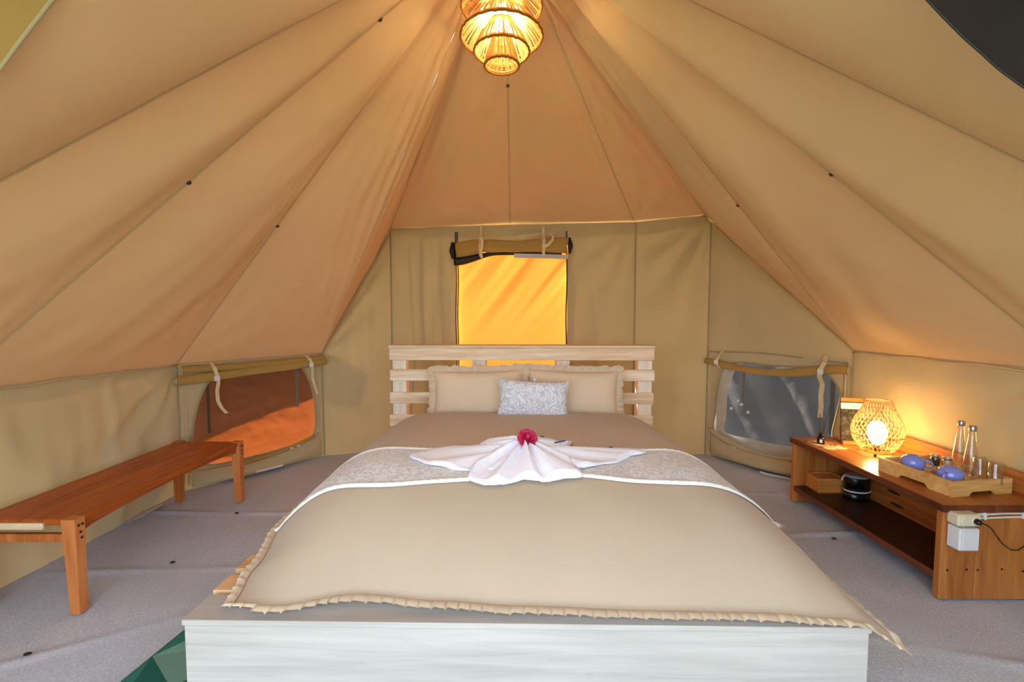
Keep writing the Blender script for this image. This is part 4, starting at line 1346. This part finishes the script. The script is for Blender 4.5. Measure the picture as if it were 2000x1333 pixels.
# ---- reed diffuser, leaflet, booklet on easel
lf = thing('leaflet', 'printed paper leaflet lying under the reed diffuser', 'paper', (2.125, 3.025, CZ), .10)
MB().box((0, 0, .0012), (.155, .215, .0020)).build('sheet', 'leaflet', lf)
MB().box((-.045, -.075, .0025), (.055, .05, .0008)).box((.04, -.07, .0025), (.06, .06, .0008)).build('printed_panel', 'paper', lf)
df = thing('reed_diffuser', 'small amber reed diffuser bottle with two black sticks', 'bottle', (2.105, 3.055, CZ + .0032))
MB().lathe([(.020, 0), (.0225, .004), (.0225, .040), (.018, .050), (.010, .054), (.010, .062)], n=20).build('bottle', 'amber', df)
MB().lathe([(.012, .058), (.012, .072), (.005, .073)], n=16).build('collar', 'black_plastic', df)
MB().box((-.012, -.0185, .022), (.016, .004, .020), rotz(-.55)).build('label_patch', 'white_plastic', df)
for dx, dy, h in ((.050, .0, .255), (-.006, .01, .205), (.012, -.006, .16)):
    MB().tube([(0, 0, .02), (dx * .5, dy * .5, h * .5), (dx, dy, h)], .0018, 6).build('reed', 'black', df)
es = thing('easel_stand', 'small pale wooden easel holding the dark booklet', 'stand', (2.325, 3.085, CZ), -.25)
MB().box((0, -.045, .012), (.13, .030, .022), bev=.003).build('ledge', 'box', es)
MB().box((-.04, .028, .055), (.020, .014, .115), rotx(-.28), .002).build('upright', 'box', es)
MB().box((.04, .028, .055), (.020, .014, .115), rotx(-.28), .002).build('upright', 'box', es)
MB().box((.0, .055, .008), (.10, .10, .014), bev=.002).build('base', 'box', es)
bk_ = thing('booklet', 'dark photo booklet with white band standing behind the lamp', 'booklet', (2.318, 3.053, CZ + .024), -.25)
RB = rotx(-.14)
MB().box(RB @ Vector((0, .0, .145)), (.135, .010, .290), RB, .001).build('cover', 'booklet', bk_)
MB().box(RB @ Vector((0, -.0058, .235)), (.133, .002, .042), RB).build('white_band', 'white_plastic', bk_)
MB().box(RB @ Vector((0, -.0058, .276)), (.133, .002, .026), RB).build('orange_band', 'box', bk_)

# ---- tray and its contents
TA = math.radians(8); TO = Vector((2.132, 2.155, CZ))
e1 = Vector((math.cos(TA), math.sin(TA), 0)); e2 = Vector((-math.sin(TA), math.cos(TA), 0))
TW, TL = .345, .385
ty = thing('serving_tray', 'square pine serving tray with cut out feet on the cabinet', 'tray', tuple(TO + e1 * TW / 2 + e2 * TL / 2), TA)
MB().box((0, 0, .042), (TW - .02, TL - .02, .008)).build('tray_bottom', 'tray', ty)
def tray_side(length, t=.013, h=.076):
    """board with a shallow arch cut from the lower edge, along local x"""
    prof_ = [(-length / 2, 0), (-length * .22, 0), (-length * .17, .020), (length * .17, .020), (length * .22, 0), (length / 2, 0), (length / 2, h), (-length / 2, h)]
    v = [(x, -t / 2, z) for x, z in prof_] + [(x, t / 2, z) for x, z in prof_]
    f = [(0, 1, 2, 7), (2, 3, 6, 7), (3, 4, 5, 6), (8 + 7, 8 + 2, 8 + 1, 8), (8 + 7, 8 + 6, 8 + 3, 8 + 2), (8 + 6, 8 + 5, 8 + 4, 8 + 3)]
    for i in range(8):
        j = (i + 1) % 8
        f.append((j, i, i + 8, j + 8))
    return v, f
for (cx, cy, ang, ln) in ((0, -TL / 2 + .0065, 0, TW), (0, TL / 2 - .0065, 0, TW), (-TW / 2 + .0065, 0, PI / 2, TL - .026), (TW / 2 - .0065, 0, PI / 2, TL - .026)):
    v, f = tray_side(ln)
    R = rotz(ang)
    MB().add([R @ Vector(p) + Vector((cx, cy, 0)) for p in v], f).build('tray_side', 'tray', ty)
TZ = CZ + .0465
def cup(label, x, y, rz):
    o = thing('teacup', label, 'cup', (x, y, TZ), rz, 'lilac cups turned over on the tray')
    MB().lathe([(.046, 0), (.050, .004), (.053, .016), (.052, .040), (.046, .056), (.036, .064), (.028, .066), (.027, .070), (.024, .070), (.023, .066), (.001, .064)], n=32, capt=False).build('body', 'lilac', o)
    MB().tube([(-.050, 0, .014), (-.064, 0, .010), (-.078, 0, .018), (-.082, 0, .032), (-.074, 0, .044), (-.050, 0, .046)], [.007, .006, .0055, .0055, .006, .007], 10).build('handle', 'lilac', o)
    return o
cup('lilac teacup turned over at the far side of the tray', 2.192, 2.445, 2.6)
cup('lilac teacup turned over at the near side of the tray', 2.215, 2.255, .5)
def jar(label, x, y, fill):
    o = thing('condiment_jar', label, 'jar', (x, y, TZ), 0, 'small lidded jars on the tray')
    MB().lathe([(.019, 0), (.0215, .003), (.0215, .040), (.017, .048), (.017, .052)], n=20, capt=False).build('glass', 'glass', o)
    MB().lathe([(.018, .002), (.0195, .005), (.0195, .038), (.014, .042)], n=18).build('contents', fill, o)
    MB().lathe([(.0195, .048), (.0195, .060), (.017, .063)], n=20).build('lid', 'steel', o)
jar('small glass jar of dark coffee with a metal lid', 2.352, 2.485, 'coffee')
jar('small glass jar of pale powder with a metal lid', 2.372, 2.435, 'sugar')
def bottle(label, x, y, h):
    o = thing('glass_bottle', label, 'bottle', (x, y, TZ), 0, 'tall glass water bottles on the tray')
    k = h / .27
    MB().lathe([(.028, 0), (.032, .004), (.0335, .02), (.032, .06 * k), (.026, .12 * k), (.019, .18 * k), (.0135, .225 * k), (.0125, .25 * k)], n=16, capt=False).build('glass', 'glass', o)
    MB().lathe([(.0145, .243 * k), (.0155, .246 * k), (.0155, .266 * k), (.013, .27 * k)], n=18).build('cap', 'steel', o)
    for z in range(8):
        r = lerp(.0285, .0185, z / 7)
        MB().tube([((r) * math.cos(a), (r) * math.sin(a), lerp(.098, .187, z / 7) * k) for a in [2 * PI * q / 16 for q in range(16)]], .0007, 4, closed=True).build('rib', 'glass', o)
bottle('tall tapered glass bottle nearest the wall on the tray', 2.405, 2.405, .27)
bottle('tall tapered glass bottle beside the drinking glasses', 2.335, 2.275, .275)
def tumbler(label, x, y):
    o = thing('drinking_glass', label, 'glass', (x, y, TZ), .2, 'drinking glasses turned over on the tray')
    MB().lathe([(.034, 0), (.033, .004), (.0275, .098), (.026, .104)], n=8, capb=False).build('outer_glass', 'glass', o)
    MB().lathe([(.0305, .002), (.0245, .088)], n=8, capb=False).build('inner_glass', 'glass', o)
tumbler('upturned faceted drinking glass beside the bottle', 2.412, 2.305)
tumbler('upturned faceted drinking glass at the tray corner', 2.405, 2.222)
spn = thing('teaspoon', 'small steel teaspoon lying between the lilac cups', 'spoon', (2.245, 2.375, TZ), 1.0)
MB().lathe([(.001, 0), (.012, .003), (.014, .007)], n=18, sx=1.5, capt=False).build('bowl', 'steel', spn)
MB().tube([(.018, 0, .006), (.045, 0, .008), (.085, 0, .006)], [.002, .002, .0035], 7).build('handle', 'steel', spn)

# ================================================================== PENDANT LAMP
pn = thing('pendant_lamp', 'tiered rattan pendant lamp glowing under the tent peak', 'lamp', (-.047, 2.15, 2.40))
TI = [(.182, .335, .055, .430), (.186, .205, .060, .345), (.126, .140, .052, .270), (.079, .078, .046, .190)]
for (R, zr, rt, ztp) in TI:
    ns = int(R * 380) + 24
    mb = MB()
    for k in range(ns):
        a = 2 * PI * k / ns + random.uniform(-.02, .02)
        tw = random.uniform(-.05, .05)
        pts = []
        for j in range(7):
            t = j / 6
            r = lerp(rt, R, sstep(t) * .35 + t * .65) ; z = lerp(ztp, zr, t ** .9) + .012 * math.sin(PI * t)
            pts.append((r * math.cos(a + tw * t), r * math.sin(a + tw * t), z))
        mb.tube(pts, random.uniform(.0021, .0034), 5, caps=False)
    tr = mb.build('rattan_tier', 'rattan', pn)
    tag(tr, kind='stuff')
    for dr_, dz_, rr in ((0, 0, .0050), (-.003, .010, .004)):
        MB().tube([((R + dr_ + .0015 * math.sin(k * 3)) * math.cos(a), (R + dr_ + .0015 * math.sin(k * 3)) * math.sin(a), zr + dz_ + .0015 * math.sin(k * 2.1)) for k, a in enumerate([2 * PI * q / 60 for q in range(60)])], rr, 7, closed=True).build('rim', 'rattan_dark' if dz_ == 0 else 'rattan', tr)
    MB().tube([(rt * math.cos(a), rt * math.sin(a), ztp) for a in [2 * PI * q / 30 for q in range(30)]], .004, 6, closed=True).build('top_hoop', 'rattan_dark', tr)
MB().tube([(0, 0, .385), (0.002, 0, .55), (.008, 0, .74)], .004, 8).build('cord', 'black', pn)
MB().lathe([(.010, .39), (.020, .385), (.020, .335), (.015, .325)], n=16).build('bulb_holder', 'white_plastic', pn)
M['bulb_pendant'] = emit_mat('pendant_bulb_glow', (1.0, 0.76, 0.38), 290.0)
MB().lathe([(.014, .325), (.026, .305), (.032, .280), (.030, .258), (.018, .240), (.002, .234)], n=18).build('bulb', 'bulb_pendant', pn)

# ================================================================== SMALL THINGS ON THE FLOOR
def peg(label, x, y, rz):
    o = thing('carpet_peg', label, 'peg', (x, y, 0.001), rz, 'dark pegs pinning the carpet')
    MB().lathe([(.009, 0), (.008, .004), (.005, .006)], n=12, sx=1.5).build('head', 'black', o)
    MB().lathe([(.004, .006), (.003, .008)], n=8).build('nub', 'dark_iron', o)

PEGS = [('dark carpet peg nearest the viewer by the left edge', -1.92, 1.725, .3), ('dark carpet peg midway along the bench on the open carpet', -1.84, 2.39, .3),
        ('dark carpet peg beside the far front leg of the bench', -1.86, 3.00, .0), ('dark carpet peg in front of the cabinet shelf', 1.93, 2.65, -.4)]
for lab, x, y, rz in PEGS:
    peg(lab, x, y, rz)
us = thing('underlay_scrap', 'torn white scrap of underlay at the foot of the left wall', 'scrap', (-2.475, 2.98, 0))
rows = []
for i in range(13):
    t = i / 12
    rows.append([(-.02 + .012 * nz(t * 4, 1, 1), lerp(-.14, .16, t), .002), (.004, lerp(-.14, .16, t), .012 + .006 * nz(t * 6, 2, 2)), (.030 + .02 * nz(t * 5, 3, 3), lerp(-.14, .16, t), .008 + .008 * nz(t * 7, 4, 4))])
MB().grid(rows).build('strip', 'mattress', us)
